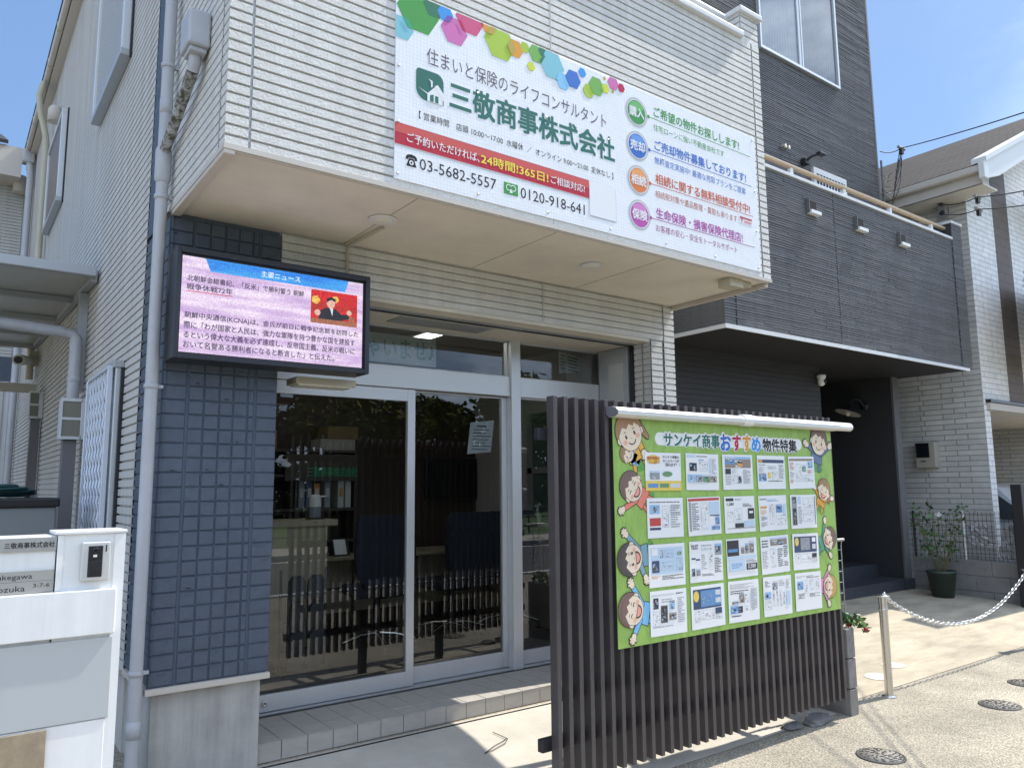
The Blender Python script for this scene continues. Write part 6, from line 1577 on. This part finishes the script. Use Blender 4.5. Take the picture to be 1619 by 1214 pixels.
for k in range(7):
    p0 = Vector((10.70, 5.37, 5.95 - k * .06)); p1 = Vector((10.98, 5.2, 6.30)); pts = [p0.lerp(p1, i / 10) + Vector((.05 * math.sin(i + k), 0, -.9 * (.4 + .1 * k) * (i / 10) * (1 - i / 10) * 2)) for i in range(11)]
    b.tube(pts, .0045, CAB, 5)
b.tube([(10.70, 5.36, 6.15), (10.71, 5.36, 4.6)], .015, DARKSID, 6)
b.build('loop', c1)
cable('overhead_cable', 'upper black cable running to the bracket on the white house', [(11.55, 4.93, 5.54), (10.87, 4.2, 5.27), (6.6, 1.45, 3.74)], .007, True)
cable('overhead_cable', 'lower black cable running to the bracket on the white house', [(11.55, 4.95, 5.40), (10.87, 4.2, 5.10), (6.6, 1.45, 3.60)], .0065, True)
t = thing('cable_bracket', 'small metal cable bracket under the white house eaves', 'bracket', (11.55, 4.93, 5.5))
b = MB(); b.box(11.50, 11.60, 4.88, 4.99, 5.35, 5.62, ALUD, .006); b.tube([(11.52, 4.93, 5.55), (11.40, 4.90, 5.50)], .03, BLACKM, 8); b.tube([(11.52, 4.93, 5.42), (11.40, 4.90, 5.36)], .03, BLACKM, 8); b.build('bracket_plate', t)

# ------------------------------------------------------------------ park across the road (mirrored in the shop glass)
BARK = mat('tree_bark', (.06, .05, .04), .9, bump=.5, bscale=30)
TLEAF = [mat('crown_leaf_' + n, c, .7, spec=.15) for n, c in (('a', (.095, .14, .025)), ('b', (.045, .075, .014)), ('c', (.19, .19, .035)))]
def tree_proto(seed, lab):
    rn = random.Random(seed)
    t = thing('park_tree', lab, 'tree', (0, 0, 0), 0, 'trees in the park across the road')
    b = MB(); b.tube([(0, 0, -.3), (.05, 0, 1.2), (.0, .1, 2.4), (.1, 0, 3.6)], [.30, .22, .18, .12], BARK, 9)
    cl = []
    for k in range(7):
        a = 2 * math.pi * k / 7 + rn.uniform(-.4, .4); l = rn.uniform(1.6, 2.9); z = rn.uniform(2.4, 4.4)
        e = (l * math.cos(a), l * math.sin(a), z + rn.uniform(.2, 1.4)); b.tube([(0, 0, 1.6 + k * .2), (e[0] * .5, e[1] * .5, (1.9 + e[2]) / 2), e], [.10, .07, .03], BARK, 6); cl.append((e, rn.uniform(1.0, 1.5)))
    for k in range(6): cl.append(((rn.uniform(-1.3, 1.3), rn.uniform(-1.3, 1.3), rn.uniform(4.2, 6.4)), rn.uniform(.9, 1.4)))
    b.build('trunk', t)
    b = MB()
    for (c, r) in cl:
        for i in range(300):
            d = Vector((rn.gauss(0, 1), rn.gauss(0, 1), rn.gauss(0, .85))).normalized() * r * (rn.random() ** .35)
            p = Vector(c) + d
            leafquad(b, p, .42, rn, TLEAF[rn.choice((0, 0, 1, 1, 2))])
    b.build('crown', t)
    return t
TL = 'broad dark green tree across the road, mirrored in the shop glass'
protos = [tree_proto(s, TL) for s in (1, 2, 3)]
bpy.context.view_layer.update()
spots = [(6, -24, 1.05), (11, -27, 1.0), (15.5, -25, 1.1), (20.5, -27, 1.0), (25, -24.5, 1.15), (30, -27, 1.05), (35.5, -25, 1.15), (41, -27, 1.1), (46, -25, 1.0), (52, -28, 1.2), (60, -27, 1.15), (2, -29, 1.0), (-5, -26, 1.1)]
for i, (x, y, s) in enumerate(spots):
    o = protos[i] if i < 3 else dup(protos[i % 3], (0, 0, 0), 0)
    o.location = (x, y, .06); o.rotation_euler = (0, 0, i * 1.3); o.scale = (s, s, s * .92)
HEDGE = MB(); rn = random.Random(77)
for i in range(9000):
    leafquad(HEDGE, (rn.uniform(-12, 75), rn.uniform(-29.6, -28.4) , .06 + 2.8 * rn.random() ** 1.1), .75, rn, TLEAF[rn.choice((0, 1, 1))])
tag(HEDGE.build('hedge'), 'long dark hedge behind the park trees', 'hedge', kind='stuff')
t = thing('park_fence', 'low metal railing along the far pavement, mirrored in the shop glass', 'fence', (10, -9.1, .12))
b = MB()
for i in range(34): x = -8 + i * 1.5; b.tube([(x, -9.1, .1), (x, -9.1, .92)], .03, BARK, 6)
b.build('posts', t)
b = MB()
for z in (.30, .58, .88): b.tube([(-8, -9.1, z), (42, -9.1, z)], .02, BARK, 6)
b.build('rails', t)
